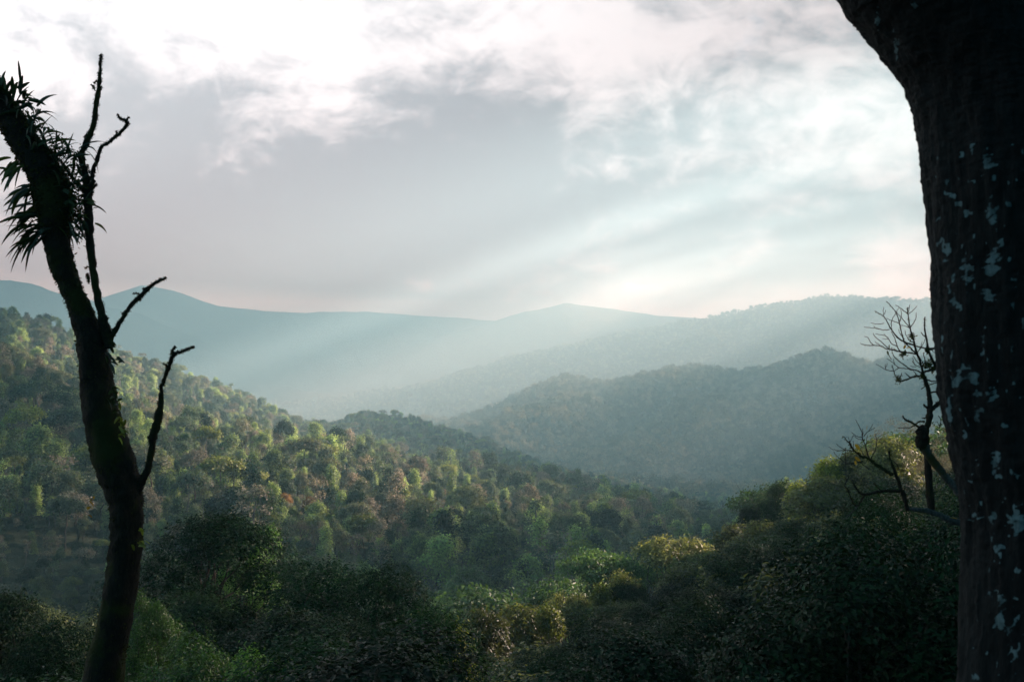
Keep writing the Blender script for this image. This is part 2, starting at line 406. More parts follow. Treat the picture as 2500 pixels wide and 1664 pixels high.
def tube(pts, rad, sides=6, cap=True, wob=0.0, r=rng):
    pts = np.asarray([tuple(p) for p in pts], float); rad = np.asarray(rad, float)
    n = len(pts)
    tg = np.gradient(pts, axis=0); tg = unit(tg)
    ref = np.array([0.31, 0.2, 0.93]) if abs(tg[0][2]) < 0.9 else np.array([1.0, 0.1, 0.0])
    s = unit(np.cross(tg, ref)); b = np.cross(tg, s)
    an = np.linspace(0, 2 * np.pi, sides, endpoint=False)
    rr = rad[:, None] * (1 + wob * r.uniform(-1, 1, (n, sides)))
    V = pts[:, None, :] + rr[..., None] * (np.cos(an)[None, :, None] * s[:, None, :] + np.sin(an)[None, :, None] * b[:, None, :])
    V = V.reshape(-1, 3)
    i = np.arange(n * sides).reshape(n, sides)
    q = np.stack([i[:-1], np.roll(i[:-1], -1, 1), np.roll(i[1:], -1, 1), i[1:]], -1).reshape(-1, 4)
    T = []
    if cap:
        V = np.concatenate([V, pts[-1:]], 0)
        e = i[-1]; T = np.stack([e, np.roll(e, -1), np.full(sides, n * sides)], -1)
    return V, q, T

class MBld:
    def __init__(s): s.V = []; s.Q = []; s.T = []; s.n = 0
    def add(s, V, Q=None, T=None):
        s.V.append(V)
        if Q is not None and len(Q): s.Q.append(np.asarray(Q) + s.n)
        if T is not None and len(T): s.T.append(np.asarray(T) + s.n)
        s.n += len(V)
    def tube(s, *a, **k):
        V, Q, T = tube(*a, **k); s.add(V, Q, T)
    def arrays(s):
        return (np.concatenate(s.V), np.concatenate(s.Q) if s.Q else np.zeros((0, 4), int), np.concatenate(s.T) if s.T else np.zeros((0, 3), int))
    def mesh(s, name, mat, smooth=True):
        V, Q, T = s.arrays(); return mesh_from(name, V, [Q, T], [mat], smooth=smooth)

def bend(a, b, n, sag, r):
    a = np.array(a, float); b = np.array(b, float)
    t = np.linspace(0, 1, n)[:, None]
    L = np.linalg.norm(b - a)
    off = r.normal(0, 1, 3) * L * 0.08
    p = a + (b - a) * t + np.sin(t * np.pi) * off + np.array([0, 0, 1]) * (np.sin(t * np.pi) * sag * L)
    p[1:-1] += r.normal(0, 1, (n - 2, 3)) * L * 0.02
    return p

def make_tree(seed, H=12.0, R=4.5, shape='round', lobes=16, tips=60, lpt=9, leaf=0.16, aspect=0.42, depth=0.55, limb=True, drape=0.0, shell=(0.62, 1.08)):
    """returns (trunk MBld, crown MBld); base at the origin, top at H"""
    r = np.random.default_rng(seed)
    tr, cr = MBld(), MBld()
    # lobe centres
    k = np.arange(lobes); ang = k * 2.399 + r.uniform(0, 6); q = np.sqrt((k + 0.5) / lobes)
    if shape == 'flat':
        x = q * R * 0.85; cz = H - 0.10 * H - (q ** 2) * 0.10 * H + r.normal(0, 0.03 * H, lobes); lr = R * r.uniform(0.24, 0.36, lobes); zs = 0.55
    elif shape == 'column':
        h = (k + 0.5) / lobes; x = R * 0.35 * r.uniform(0.2, 1, lobes) * (1.2 - h * 0.7); cz = H * (0.12 + 0.80 * h); lr = R * r.uniform(0.38, 0.6, lobes) * (1.15 - 0.5 * h); zs = 1.25
    elif shape == 'tall':
        h = r.uniform(0, 1, lobes); x = R * 0.75 * np.sqrt(np.maximum(0.05, 1 - (2 * h - 0.9) ** 2)) * r.uniform(0.4, 1, lobes); cz = H * (0.38 + 0.52 * h); lr = R * r.uniform(0.25, 0.42, lobes); zs = 0.9
    else:
        x = q * R * 0.78; cz = H * (1 - depth * 0.32) - (q ** 2) * H * depth * 0.55 + r.normal(0, 0.035 * H, lobes); lr = R * r.uniform(0.26, 0.42, lobes); zs = 0.8
    x = x * r.uniform(0.75, 1.12, lobes)
    c = np.stack([np.cos(ang) * x, np.sin(ang) * x, cz], -1)
    topz = (c[:, 2] + lr * zs).max(); c[:, 2] += H - topz
    # trunk and limbs
    fork = H * r.uniform(0.28, 0.42)
    tw = max(0.11, H * 0.016)
    lean = r.normal(0, 0.25, 2)
    tp = bend((0, 0, -0.6), (lean[0], lean[1], fork), 6, 0, r)
    tr.tube(tp, np.linspace(tw * 1.35, tw, 6), 7, wob=0.08, r=r)
    tr.tube(bend(tp[-1], (lean[0] * 1.5, lean[1] * 1.5, H * 0.86), 6, 0, r), np.linspace(tw, tw * 0.2, 6), 6, r=r)
    if limb:
        for i in range(lobes):
            s = tp[-1] + np.array([lean[0] * .3, lean[1] * .3, (H * 0.86 - fork) * r.uniform(0, 0.55)])
            tr.tube(bend(s, c[i] - np.array([0, 0, lr[i] * 0.25]), 6, -0.06, r), np.linspace(tw * 0.42, tw * 0.10, 6), 5, r=r)
    # shoots
    li = np.repeat(np.arange(lobes), tips)
    n = len(li)
    d = unit(r.normal(0, 1, (n, 3))); d[:, 2] = np.abs(d[:, 2]) * 1.0 - 0.32 * r.uniform(0, 1, n); d = unit(d)
    rad = r.uniform(*shell, n) * (1 + 0.22 * np.sin(d[:, 0] * 5 + li) * np.cos(d[:, 1] * 6 + li * 2))
    rad = rad + (r.uniform(0, 1, n) < 0.15) * r.uniform(0.08, 0.42, n)
    tip = c[li] + d * (lr[li] * rad)[:, None] * np.array([1, 1, zs])
    if drape > 0:
        m = r.uniform(0, 1, n) < drape
        tip[m, 2] -= r.uniform(0, 1, m.sum()) ** 1.5 * H * 0.38
        tip[:, 2] = np.maximum(tip[:, 2], 0.05 * H)
    if limb and tips <= 120:
        sel = r.choice(n, min(n, lobes * 7), replace=False)
        for i in sel:
            a = c[li[i]] - np.array([0, 0, lr[li[i]] * 0.25])
            tr.tube(bend(a, tip[i], 4, -0.04, r), [tw * 0.10, tw * 0.08, tw * 0.05, tw * 0.025], 3, cap=False, r=r)
    # leaves in rosettes at the shoots
    if lpt > 0:
        ti = np.repeat(np.arange(n), lpt)
        ax = unit(d[ti] * 0.8 + np.array([0, 0, 0.6]))
        rv = r.normal(0, 1, (len(ti), 3)); rv = rv - (rv * ax).sum(1, keepdims=True) * ax
        dv = unit(unit(rv) + ax * r.uniform(-0.3, 0.8, (len(ti), 1)))
        cen = tip[ti] + r.normal(0, 1, (len(ti), 3)) * leaf * 0.75
        up = unit(ax + r.normal(0, 0.28, (len(ti), 3)))
        V, T = leaf_cloud(cen, dv, up, np.full(len(ti), leaf), aspect, 0.22, r)
        cr.add(V, None, T)
    return tr, cr

def rec_branch(b, p, d, L, rad, lvl, r, spread=0.55, up=0.25, tips=None, minr=0.004):
    n = 5
    pts = [np.array(p, float)]; dd = np.array(d, float)
    for i in range(n):
        dd = unit(dd + r.normal(0, 0.13, 3) + np.array([0, 0, up * 0.12])); pts.append(pts[-1] + dd * L / n)
    rr = np.linspace(rad, rad * 0.62, n + 1)
    b.tube(pts, rr, 5 if lvl > 1 else 4, r=r, wob=0.1)
    if tips is not None and lvl == 0: tips.append((pts[-1], dd))
    if lvl > 0:
        k = 2 if r.uniform() < 0.55 else 3
        for j in range(k):
            f = r.uniform(0.45, 1.0) if j else 1.0
            q = pts[int(round(f * n))]
            nd = unit(dd + r.normal(0, spread, 3) + np.array([0, 0, up]))
            rec_branch(b, q, nd, L * r.uniform(0.6, 0.85), max(minr, rad * 0.62 * r.uniform(0.6, 0.9)), lvl - 1, r, spread, up, tips, minr)

def make_bare(seed, H=9.0, rad=0.12, lvl=5, spread=0.5, leaf=0.0, nl=0):
    r = np.random.default_rng(seed)
    tr, cr = MBld(), MBld(); tips = []
    rec_branch(tr, (0, 0, -0.5), (0.05, 0, 1), H * 0.36, rad, lvl, r, spread, 0.28, tips)
    V, Q, T = tr.arrays(); s = H / V[:, 2].max(); tr.V = [V * s]; tr.Q = [Q]; tr.T = [T]
    if nl:
        c = np.array([t[0] for t in tips]) * s
        ti = r.integers(0, len(c), nl)
        cen = c[ti] + r.normal(0, 1, (nl, 3)) * leaf * 2.2
        V, T = leaf_cloud(cen, r.normal(0, 1, (nl, 3)), unit(r.normal(0, 1, (nl, 3)) + np.array([0, 0, 1.0])), np.full(nl, leaf), 0.6, 0.2, r)
        cr.add(V, None, T)
    return tr, cr

# ------------------------------------------------------------------ near and mid trees as things
PROTO = {}
def proto(key, tr, cr, mat, bark, name):
    tm = tr.mesh('trunk', bark)
    cm = cr.mesh('crown', mat, smooth=False) if cr.n else None
    PROTO[key] = (tm, cm, name)

for i in range(3):
    proto(f'glossy{i}', *make_tree(10 + i, 12, 3.9, 'round', 15, 130, 9, 0.19, 0.40, 0.6, shell=(0.85, 1.07)), M['glossy'], M['bark'], 'evergreen_tree')
for i in range(3):
    proto(f'deep{i}', *make_tree(20 + i, 12, 3.6, 'round', 13, 170, 9, 0.17, 0.5, 0.55, shell=(0.88, 1.05)), M['deep'], M['bark'], 'broadleaf_tree')
for i in range(2):
    proto(f'lit{i}', *make_tree(30 + i, 12, 3.5, 'round', 12, 105, 5, 0.36, 0.5, 0.5, shell=(0.86, 1.06)), M['olive'], M['bark'], 'broadleaf_tree')
for i in range(2):
    proto(f'yellow{i}', *make_tree(34 + i, 12, 3.3, 'tall', 16, 70, 5, 0.37, 0.5, shell=(0.8, 1.06)), M['yellow'], M['bark'], 'broadleaf_tree')
proto('pale0', *make_tree(40, 12, 3.5, 'flat', 22, 80, 5, 0.34, 0.5, shell=(0.85, 1.06)), M['pale'], M['bark'], 'umbrella_tree')
proto('grey0', *make_bare(50, 12, 0.15, 7, 0.5, 0.10, 9000), M['grey'], M['twig'], 'dry_tree')
# mid-distance kinds (200-400 m)
for i in range(3):
    proto(f'mgreen{i}', *make_tree(60 + i, 13, 5.2, 'flat' if i < 2 else 'round', 16, 60, 5, 0.42, 0.6), M['green'], M['bark'], 'broadleaf_tree')
for i in range(3):
    proto(f'mdark{i}', *make_tree(64 + i, 13, 5.0, 'round', 16, 65, 5, 0.42, 0.6), M['deep'], M['bark'], 'broadleaf_tree')
for i in range(2):
    proto(f'molive{i}', *make_tree(68 + i, 13, 5.0, 'tall', 16, 60, 5, 0.42, 0.6), M['olive'], M['bark'], 'broadleaf_tree')
for i in range(2):
    proto(f'mvine{i}', *make_tree(70 + i, 14, 3.8, 'column', 12, 80, 5, 0.42, 0.7, drape=0.4), M['woodB'], M['bark'], 'vine_covered_tree')
for i in range(2):
    proto(f'mgrey{i}', *make_tree(74 + i, 13, 5.0, 'round', 18, 50, 3, 0.30, 0.6), M['grey'], M['twig'], 'dry_tree')

def place_tree(key, loc, sc, rot, label, group, cat='tree'):
    tm, cm, name = PROTO[key]
    e = bpy.data.objects.new(name, None); COL.objects.link(e)
    e.location = loc; e.rotation_euler = (0, 0, rot); e.scale = sc
    tag(e, label, cat, group)
    t = bpy.data.objects.new('trunk', tm); COL.objects.link(t); t.parent = e
    if cm is not None:
        c = bpy.data.objects.new('crown', cm); COL.objects.link(c); c.parent = e
    return e

N_TREES = 0
placed = []
def tree_at(key, px, pytop, Y, R, label, group=None, Rref=3.6, Href=12.0, cat='tree'):
    """tree of crown radius R whose top is seen at pytop and which stands on the ground"""
    global N_TREES
    X = (px - CX) / F * Y
    zg = float(ground(np.array([X]), np.array([Y]))[0])
    zt = zof(pytop, Y); H = max(4.0, zt - zg)
    s = R / Rref; sz = H / Href
    sz = min(sz, s * 2.0)
    base = zt - sz * Href
    base_z = max(zg - 0.2, base) if base > zg else zg - 0.2
    if base > zg + 0.5: sz = (zt - zg) / Href; base_z = zg - 0.2
    N_TREES += 1
    placed.append((X, Y, R))
    return place_tree(key, (X, Y, base_z), (s, s, sz), random.uniform(0, 6.28), label, group, cat)

HERO = [
 # key, px, top, Y, R, label
 ('yellow0', 1042, 1432, 46, 1.5, 'small yellow-green tree catching sun beside the dark glossy thicket at bottom centre'),
 ('lit0', 1110, 1402, 70, 2.4, 'olive domed tree at the lower end of the sunlit crest, edge of the valley'),
 ('lit1', 1195, 1393, 76, 3.0, 'broad olive-green tree with golden rim light, first big dome of the lower crest'),
 ('yellow1', 1265, 1392, 74, 2.0, 'golden-tipped tree between the olive dome and the pale-topped tree'),
 ('pale0', 1312, 1368, 82, 2.2, 'pale-topped tree with small light leaves, lower part of the sunlit crest'),
 ('yellow0', 1385, 1348, 85, 2.0, 'slender sunlit tree with a tufted top above the green valley trees'),
 ('lit0', 1430, 1318, 90, 2.2, 'thin-crowned tree with golden leaves next to the flat-topped umbrella tree'),
 ('pale0', 1560, 1238, 100, 4.0, 'flat-topped umbrella tree with pale sunlit crown standing out against blue forest'),
 ('lit1', 1590, 1300, 88, 3.6, 'rounded olive tree directly below the flat-topped umbrella tree'),
 ('lit0', 1690, 1210, 104, 3.0, 'grey-green leafy tree beneath the bare branching tree'),
 ('deep0', 1722, 1165, 112, 2.6, 'dark dense little tree rising behind the bare branching tree'),
 ('deep1', 1795, 1100, 112, 3.0, 'dark-crowned tree on the crest with a flattish top, left of the sunlit yellow tree'),
 ('yellow1', 1838, 1108, 100, 2.4, 'yellow-green tree lower than its dark-crowned neighbour on the crest'),
 ('yellow0', 1905, 1056, 96, 2.9, 'brightest yellow-green tree on the crest, behind the mossy bare branches'),
 ('lit1', 1975, 1036, 96, 2.8, 'olive sunlit tree behind the fan of bare twigs with yellow leaves'),
 ('lit0', 2050, 1008, 92, 3.0, 'green tree on top of the crest just left of the mossy stem'),
 ('grey0', 2100, 962, 95, 3.6, 'twiggy grey-brown tree crowning the crest beside the lichened trunk'),
 ('grey0', 2190, 975, 80, 3.0, 'dry brownish tree partly hidden behind the lichened trunk'),
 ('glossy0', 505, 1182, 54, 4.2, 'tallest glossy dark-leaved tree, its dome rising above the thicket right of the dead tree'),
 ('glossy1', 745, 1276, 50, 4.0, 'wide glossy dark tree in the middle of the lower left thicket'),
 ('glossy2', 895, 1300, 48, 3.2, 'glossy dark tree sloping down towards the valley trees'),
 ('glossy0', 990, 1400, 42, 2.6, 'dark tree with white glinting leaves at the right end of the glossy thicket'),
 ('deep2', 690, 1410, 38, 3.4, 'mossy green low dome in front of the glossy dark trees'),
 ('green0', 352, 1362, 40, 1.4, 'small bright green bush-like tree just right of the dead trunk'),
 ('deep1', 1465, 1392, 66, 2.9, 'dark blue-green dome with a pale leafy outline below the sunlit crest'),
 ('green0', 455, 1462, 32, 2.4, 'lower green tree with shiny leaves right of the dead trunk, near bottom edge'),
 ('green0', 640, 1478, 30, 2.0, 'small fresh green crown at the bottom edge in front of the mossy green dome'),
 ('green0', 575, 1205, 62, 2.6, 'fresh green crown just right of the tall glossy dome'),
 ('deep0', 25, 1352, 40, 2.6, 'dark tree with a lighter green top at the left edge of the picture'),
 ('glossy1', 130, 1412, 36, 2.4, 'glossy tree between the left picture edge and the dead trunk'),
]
proto('green0', *make_tree(80, 12, 3.4, 'round', 18, 110, 8, 0.18, 0.45), M['fresh'], M['bark'], 'broadleaf_tree')
for k_, px, py, Y, R, lab in HERO:
    tree_at(k_, px, py, Y, R, lab, 'named trees of the near slope')

# fill of the near slope
cand = []
for Y in np.arange(24, 112, 5.2):
    for px in np.arange(-260, 2500, 5.4 / Y * F):
        pxx = px + random.uniform(-.5, .5) * 4.6 / Y * F; yy = Y + random.uniform(-2.2, 2.2)
        yc = float(np.interp(pxx, PX, YC))
        if yy > yc + 6: continue
        X = (pxx - CX) / F * yy
        if any((X - a) ** 2 + (yy - b) ** 2 < (0.62 * (c + 2.0)) ** 2 for a, b, c in placed): continue
        t = (yc - yy) / yc
        top = float(sil(pxx)) + (75 if pxx < 1010 else 40) + 150 * t + random.uniform(-10, 110)
        cand.append((yy, pxx, top))
        placed.append((X, yy, 2.4))
cand.sort()
def zone(px, py, yy):
    if px < 1010:
        z_ = 'near the left picture edge' if px < 200 else 'around the dead trunk' if px < 420 else 'under the tall glossy dome' if px < 700 else 'at its right end'
        return z_ + (', bottom row' if py > 1440 else ', back rows')
    z_ = 'left of the blue-green dome' if px < 1400 else 'below the umbrella tree' if px < 1680 else 'below the bare branching tree' if px < 1850 else 'under the mossy branch' if px < 2130 else 'behind the lichened trunk'
    return z_ + (', bottom rows' if py > 1420 else ', middle rows' if py > 1280 else ', near the crest')
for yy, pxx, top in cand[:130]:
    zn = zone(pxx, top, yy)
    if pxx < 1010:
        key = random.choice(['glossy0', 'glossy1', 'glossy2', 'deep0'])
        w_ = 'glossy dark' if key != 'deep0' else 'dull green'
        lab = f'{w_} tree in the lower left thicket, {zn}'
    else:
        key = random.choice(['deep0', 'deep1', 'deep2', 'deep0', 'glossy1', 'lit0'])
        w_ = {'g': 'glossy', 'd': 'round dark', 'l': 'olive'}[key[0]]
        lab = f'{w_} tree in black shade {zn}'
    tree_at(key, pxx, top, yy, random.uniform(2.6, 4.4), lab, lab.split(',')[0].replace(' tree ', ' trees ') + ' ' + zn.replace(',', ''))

# ------------------------------------------------------------------ scatter of the forest beyond
def vis_table():
    us = np.linspace(-0.62, 0.62, 320); yy = np.geomspace(60, 12500, 440)
    Ug, Yg = np.meshgrid(us, yy)
    z = ground(Ug * Yg, Yg) + np.where(Yg > 1000, 6, 4)
    py = CY - F * z / Yg
    run = np.minimum.accumulate(py, axis=0)
    return us, yy, run
us_, yy_, run_ = vis_table()
def visible(X, Y, ztop, margin):
    u = X / Y
    i = np.clip(np.searchsorted(us_, u), 0, len(us_) - 1); j = np.clip(np.searchsorted(yy_, Y * 0.985) - 1, 0, len(yy_) - 1)
    return (CY - F * ztop / Y) < run_[j, i] + margin

def scatter(y0, y1, cell, seed, margin=14, hmean=12.0):
    r = np.random.default_rng(seed)
    gx = np.arange(-0.60 * y1, 0.60 * y1, cell); gy = np.arange(y0, y1, cell)
    X, Y = np.meshgrid(gx, gy); X = X + r.uniform(-.8, .8, X.shape) * cell; Y = Y + r.uniform(-.8, .8, Y.shape) * cell
    X = X.ravel(); Y = Y.ravel()
    m = (np.abs(X / Y) < 0.57) & (Y > y0) & (Y < y1); X = X[m]; Y = Y[m]
    px = CX + F * X / Y
    m = Y > np.interp(px, PX, YC) * 1.1 + 14; X = X[m]; Y = Y[m]
    z = ground(X, Y)
    h = hmean * np.clip(np.exp(r.normal(-0.10, 0.42, len(X))), 0.40, 2.0)
    m = visible(X, Y, z + h, margin) ; X, Y, z, h = X[m], Y[m], z[m], h[m]
    ptop = CY - F * (z + h) / Y
    pxx = CX + F * X / Y
    top_lim = sil(pxx) + np.where(pxx > 1600, 15, np.where(pxx < 1000, 0, -60 - np.clip(Y - 150, 0, 200) * 0.5))
    zt_ = -(top_lim - CY) / F * Y
    h = np.where(Y < 330, np.maximum(np.minimum(h, zt_ - z), np.where(Y > 165, 8.0 + (h - 14) * 0.15, 0)), h); ptop = CY - F * (z + h) / Y
    m = (ptop < sil(pxx) + 60) & (h > 4.5); X, Y, z, h = X[m], Y[m], z[m], h[m]
    return np.stack([X, Y, z, h], -1)

A = scatter(120, 520, 7.6, 1, 14, 13)
B = scatter(520, 1950, 8.3, 2, 14, 12.8)
C_ = scatter(1950, 4100, 12.5, 3, 6, 15)
D_ = scatter(4100, 6000, 18.0, 4, 5)
A = A[np.argsort(A[:, 1])]
N_MID = 276 - N_TREES
mid, A_rest = A[:N_MID], A[N_MID:]
print('trees near', N_TREES, 'A', len(A), 'B', len(B), 'C', len(C_), 'D', len(D_), 'mid to', mid[-1][1] if len(mid) else None)
spec = fbm(mid[:, 0] / 60, mid[:, 1] / 60, 3, 77)
for (X, Y, z, h), s in zip(mid, spec):
    px = CX + F * X / Y
    u = random.random()
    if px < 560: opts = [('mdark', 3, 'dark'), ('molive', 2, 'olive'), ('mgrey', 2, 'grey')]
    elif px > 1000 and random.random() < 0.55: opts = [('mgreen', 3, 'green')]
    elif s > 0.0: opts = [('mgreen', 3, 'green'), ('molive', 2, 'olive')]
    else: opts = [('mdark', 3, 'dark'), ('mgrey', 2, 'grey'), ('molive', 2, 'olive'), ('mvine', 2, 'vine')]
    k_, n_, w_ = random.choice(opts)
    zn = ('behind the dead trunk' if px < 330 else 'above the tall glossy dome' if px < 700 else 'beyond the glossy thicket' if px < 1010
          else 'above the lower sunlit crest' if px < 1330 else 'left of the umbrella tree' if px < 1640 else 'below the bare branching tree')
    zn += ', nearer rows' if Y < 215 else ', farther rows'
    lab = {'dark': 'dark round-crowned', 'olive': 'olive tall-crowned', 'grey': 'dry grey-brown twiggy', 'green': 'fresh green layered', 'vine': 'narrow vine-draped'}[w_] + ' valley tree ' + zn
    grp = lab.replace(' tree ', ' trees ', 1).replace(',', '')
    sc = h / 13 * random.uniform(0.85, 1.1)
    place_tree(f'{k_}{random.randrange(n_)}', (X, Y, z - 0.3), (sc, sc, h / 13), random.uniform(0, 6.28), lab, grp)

proto('amberm', *make_tree(78, 13, 4.2, 'round', 14, 60, 5, 0.42, 0.6), M['amber'], M['twig'], 'autumn_tree')
proto('myellow0', *make_tree(79, 13, 5.0, 'flat', 16, 65, 5, 0.42, 0.6), M['yellow'], M['bark'], 'broadleaf_tree')
proto('myellow1', *make_tree(82, 13, 4.4, 'tall', 15, 60, 5, 0.42, 0.6), M['yellow'], M['bark'], 'broadleaf_tree')
MIDHERO = [('amberm', 655, 1138, 4.5, 'amber-orange tree on the sunlit slope behind the glossy thicket'),
 ('amberm', 712, 1143, 4.0, 'second amber-orange tree, right beside the first one on the sunlit slope'),
 ('myellow0', 560, 1160, 6.0, 'broad bright yellow-green tree peeking over the tall glossy dome'),
 ('myellow1', 622, 1185, 4.5, 'yellow-green tree in the gap between the tall dome and the wide glossy tree'),
 ('myellow0', 740, 1182, 5.5, 'layered yellow-green tree just behind the wide glossy tree'),
 ('mgreen0', 850, 1200, 5.5, 'bright green flat-crowned tree behind the right shoulder of the glossy thicket'),
 ('molive0', 828, 1118, 6.5, 'large pale olive domed tree standing alone above the bright green ones'),
 ('mdark0', 600, 1128, 6.0, 'dark low-domed tree left of the amber-orange pair'),
 ('mgrey0', 690, 1200, 5.5, 'grey-brown twiggy tree below the amber-orange pair')]
for key, px, pt, R, lab in MIDHERO:
    ysr = np.arange(200., 640., 4.); xs = (px - CX) / F * ysr; zg = ground(xs, ysr); pyg = CY - F * (zg + 13) / ysr
    k_ = int(np.argmin(np.abs(pyg - pt)))
    place_tree(key, (xs[k_], ysr[k_], zg[k_] - 0.3), (R / 5, R / 5, 1.05), 1.0, lab, 'named trees of the sunlit slope')

# forest masses
def variant(name, tr, cr, mat, bark):
    V1, Q1, T1 = tr.arrays(); V2, Q2, T2 = cr.arrays()
    V = np.concatenate([V1, V2]); T = np.concatenate([T1, T2 + len(V1)]) if len(T1) else T2 + len(V1)
    me = mesh_from(name, V, [Q1, T], [mat, bark], midx=np.concatenate([np.ones(len(Q1)), np.ones(len(T1)), np.zeros(len(T2))]))
    return bpy.data.objects.new(name, me)

def forest(name, pts, variants, weights, label, seed, hrefs, kindfn=None):
    r = np.random.default_rng(seed)
    col = bpy.data.collections.new(name + '_kinds')
    for i, v in enumerate(variants):
        v.name = f'{i:02d}_{v.name}'; col.objects.link(v)
    n = len(pts)
    idx = kindfn(pts, r) if kindfn else r.choice(len(variants), n, p=np.array(weights) / sum(weights))
    me = bpy.data.meshes.new(name); me.vertices.add(n)
    P3 = pts[:, :3].copy(); P3[:, 2] -= 0.4
    me.vertices.foreach_set('co', P3.astype(np.float32).ravel())
    a = me.attributes.new('kind', 'INT', 'POINT'); a.data.foreach_set('value', idx.astype(np.int32))
    s = pts[:, 3] / hrefs; sv = np.stack([s * r.uniform(0.75, 1.2, n), s * r.uniform(0.75, 1.2, n), s * 0.98], -1)
    a = me.attributes.new('size', 'FLOAT_VECTOR', 'POINT'); a.data.foreach_set('vector', sv.astype(np.float32).ravel())
    a = me.attributes.new('turn', 'FLOAT_VECTOR', 'POINT'); tv = np.stack([r.normal(0, .05, n), r.normal(0, .05, n), r.uniform(0, 6.28, n)], -1)
    a.data.foreach_set('vector', tv.astype(np.float32).ravel())
    o = link(name, me); tag(o, label, 'forest', kind='stuff')
    ng = bpy.data.node_groups.new(name, 'GeometryNodeTree')
    ng.interface.new_socket('Geometry', in_out='INPUT', socket_type='NodeSocketGeometry')
    ng.interface.new_socket('Geometry', in_out='OUTPUT', socket_type='NodeSocketGeometry')
    N = ng.nodes; L = ng.links
    gi = N.new('NodeGroupInput'); go = N.new('NodeGroupOutput')
    ci = N.new('GeometryNodeCollectionInfo'); ci.inputs['Collection'].default_value = col
    ci.inputs['Separate Children'].default_value = True; ci.inputs['Reset Children'].default_value = True
    ip = N.new('GeometryNodeInstanceOnPoints'); ip.inputs['Pick Instance'].default_value = True
    def na(nm, t):
        q = N.new('GeometryNodeInputNamedAttribute'); q.data_type = t; q.inputs['Name'].default_value = nm; return q.outputs[0]
    L.new(gi.outputs[0], ip.inputs['Points']); L.new(ci.outputs[0], ip.inputs['Instance'])
    L.new(na('kind', 'INT'), ip.inputs['Instance Index'])
    er = N.new('FunctionNodeEulerToRotation'); L.new(na('turn', 'FLOAT_VECTOR'), er.inputs[0]); L.new(er.outputs[0], ip.inputs['Rotation'])
    L.new(na('size', 'FLOAT_VECTOR'), ip.inputs['Scale']); L.new(ip.outputs[0], go.inputs[0])
    md = o.modifiers.new('scatter', 'NODES'); md.node_group = ng
    return o

vs = []
cfg = [('round', 4.6, 'woodA', 0), ('tall', 4.2, 'woodA', 0), ('tall', 3.6, 'woodA', .15), ('flat', 4.8, 'woodA', 0), ('column', 3.2, 'woodB', .45), ('column', 2.6, 'woodB', .55), ('tall', 4.0, 'woodB', .4), ('round', 4.6, 'grey', 0),
       ('tall', 4.0, 'grey', 0), ('round', 4.0, 'deep', 0), ('column', 3.0, 'deep', .3), ('flat', 4.6, 'yellow', 0)]
for i, (shp, R, mt, dr) in enumerate(cfg):
    thin = mt == 'grey'
    a = make_tree(200 + i, 13, R, shp, 11 + i % 4, 60 if thin else 85, 2 if thin else 3, 0.52, 0.7, drape=dr, limb=False)
    vs.append(variant('tree_kind', *a, M[mt], M['twig'] if thin else M['bark']))
for i in range(3):      # thin-crowned trees with their limbs showing
    tr_, cr_ = make_tree(280 + i, 14, 3.8, 'tall', 9, 16, 3, 0.55, 0.7)
    vs.append(variant('tree_kind', tr_, cr_, M[('grey', 'woodB', 'woodA')[i]], M['palebranch']))
tr_, cr_ = make_bare(260, 13, 0.22, 5, 0.5, 0.4, 60); vs.append(variant('tree_kind', tr_, cr_, M['grey'], M['palebranch']))
def kinds(pts, r):
    n = fbm(pts[:, 0] / 90, pts[:, 1] / 90, 3, 55) + r.normal(0, 0.22, len(pts))
    k = np.where(n > 0.16, r.choice([4, 6, 6, 6, 0, 3, 10, 11, 13, 14, 15], len(pts)), np.where(n < -0.3, r.choice([7, 8, 12, 9, 1, 15], len(pts)), r.choice([0, 1, 2, 3, 9, 4, 6, 10, 8, 5, 14, 12, 15], len(pts))))
    return k
forest('hillside_forest', np.concatenate([A_rest, B]), vs, None, 'mixed forest of vine-draped and grey-green trees covering the partly sunlit left hillside and valley', 5, 13.0, kinds)
vf = []
for i, (shp, R) in enumerate([('round', 5.2), ('tall', 4.6), ('flat', 5.4), ('column', 3.6)]):
    a = make_tree(300 + i, 13, R, shp, 8, 14, 2, 1.9, 0.8, limb=False)
    vf.append(variant('far_tree_kind', *a, M['far'], M['bark']))
C_[:, 3] *= 1.0; D_[:, 3] *= 1.15
forest('far_forest', np.concatenate([C_, D_]), vf, [4, 3, 3, 1], 'dense far forest covering the hazy blue hills across the valley', 6, 13.0)

# ------------------------------------------------------------------ left dead tree
def poly(pp, Y, jit=0.0, sub=6, dy=None):
    """smooth a list of (px, py, halfwidth px) into points and radii at depth Y"""
    pp = np.array(pp, float); n = len(pp)
    t = np.linspace(0, n - 1, (n - 1) * sub + 1)
    def cr(a):
        out = []
        for q in t:
            i = min(int(q), n - 2); f = q - i
            p0, p1, p2, p3 = a[max(i - 1, 0)], a[i], a[i + 1], a[min(i + 2, n - 1)]
            out.append(0.5 * (2 * p1 + (p2 - p0) * f + (2 * p0 - 5 * p1 + 4 * p2 - p3) * f * f + (3 * p1 - p0 - 3 * p2 + p3) * f ** 3))
        return np.array(out)
    px, py, w = cr(pp[:, 0]), cr(pp[:, 1]), cr(pp[:, 2])
    yd = np.full(len(t), Y, float) if dy is None else Y + np.interp(t, np.arange(n), dy)
    if jit:
        px = px + rng.normal(0, jit, len(t)); py = py + rng.normal(0, jit, len(t)); w = w * (1 + rng.normal(0, 0.08, len(t)))
    pts = [P(a, b, c) for a, b, c in zip(px, py, yd)]
    return pts, np.maximum(w, 0.55) * yd / F

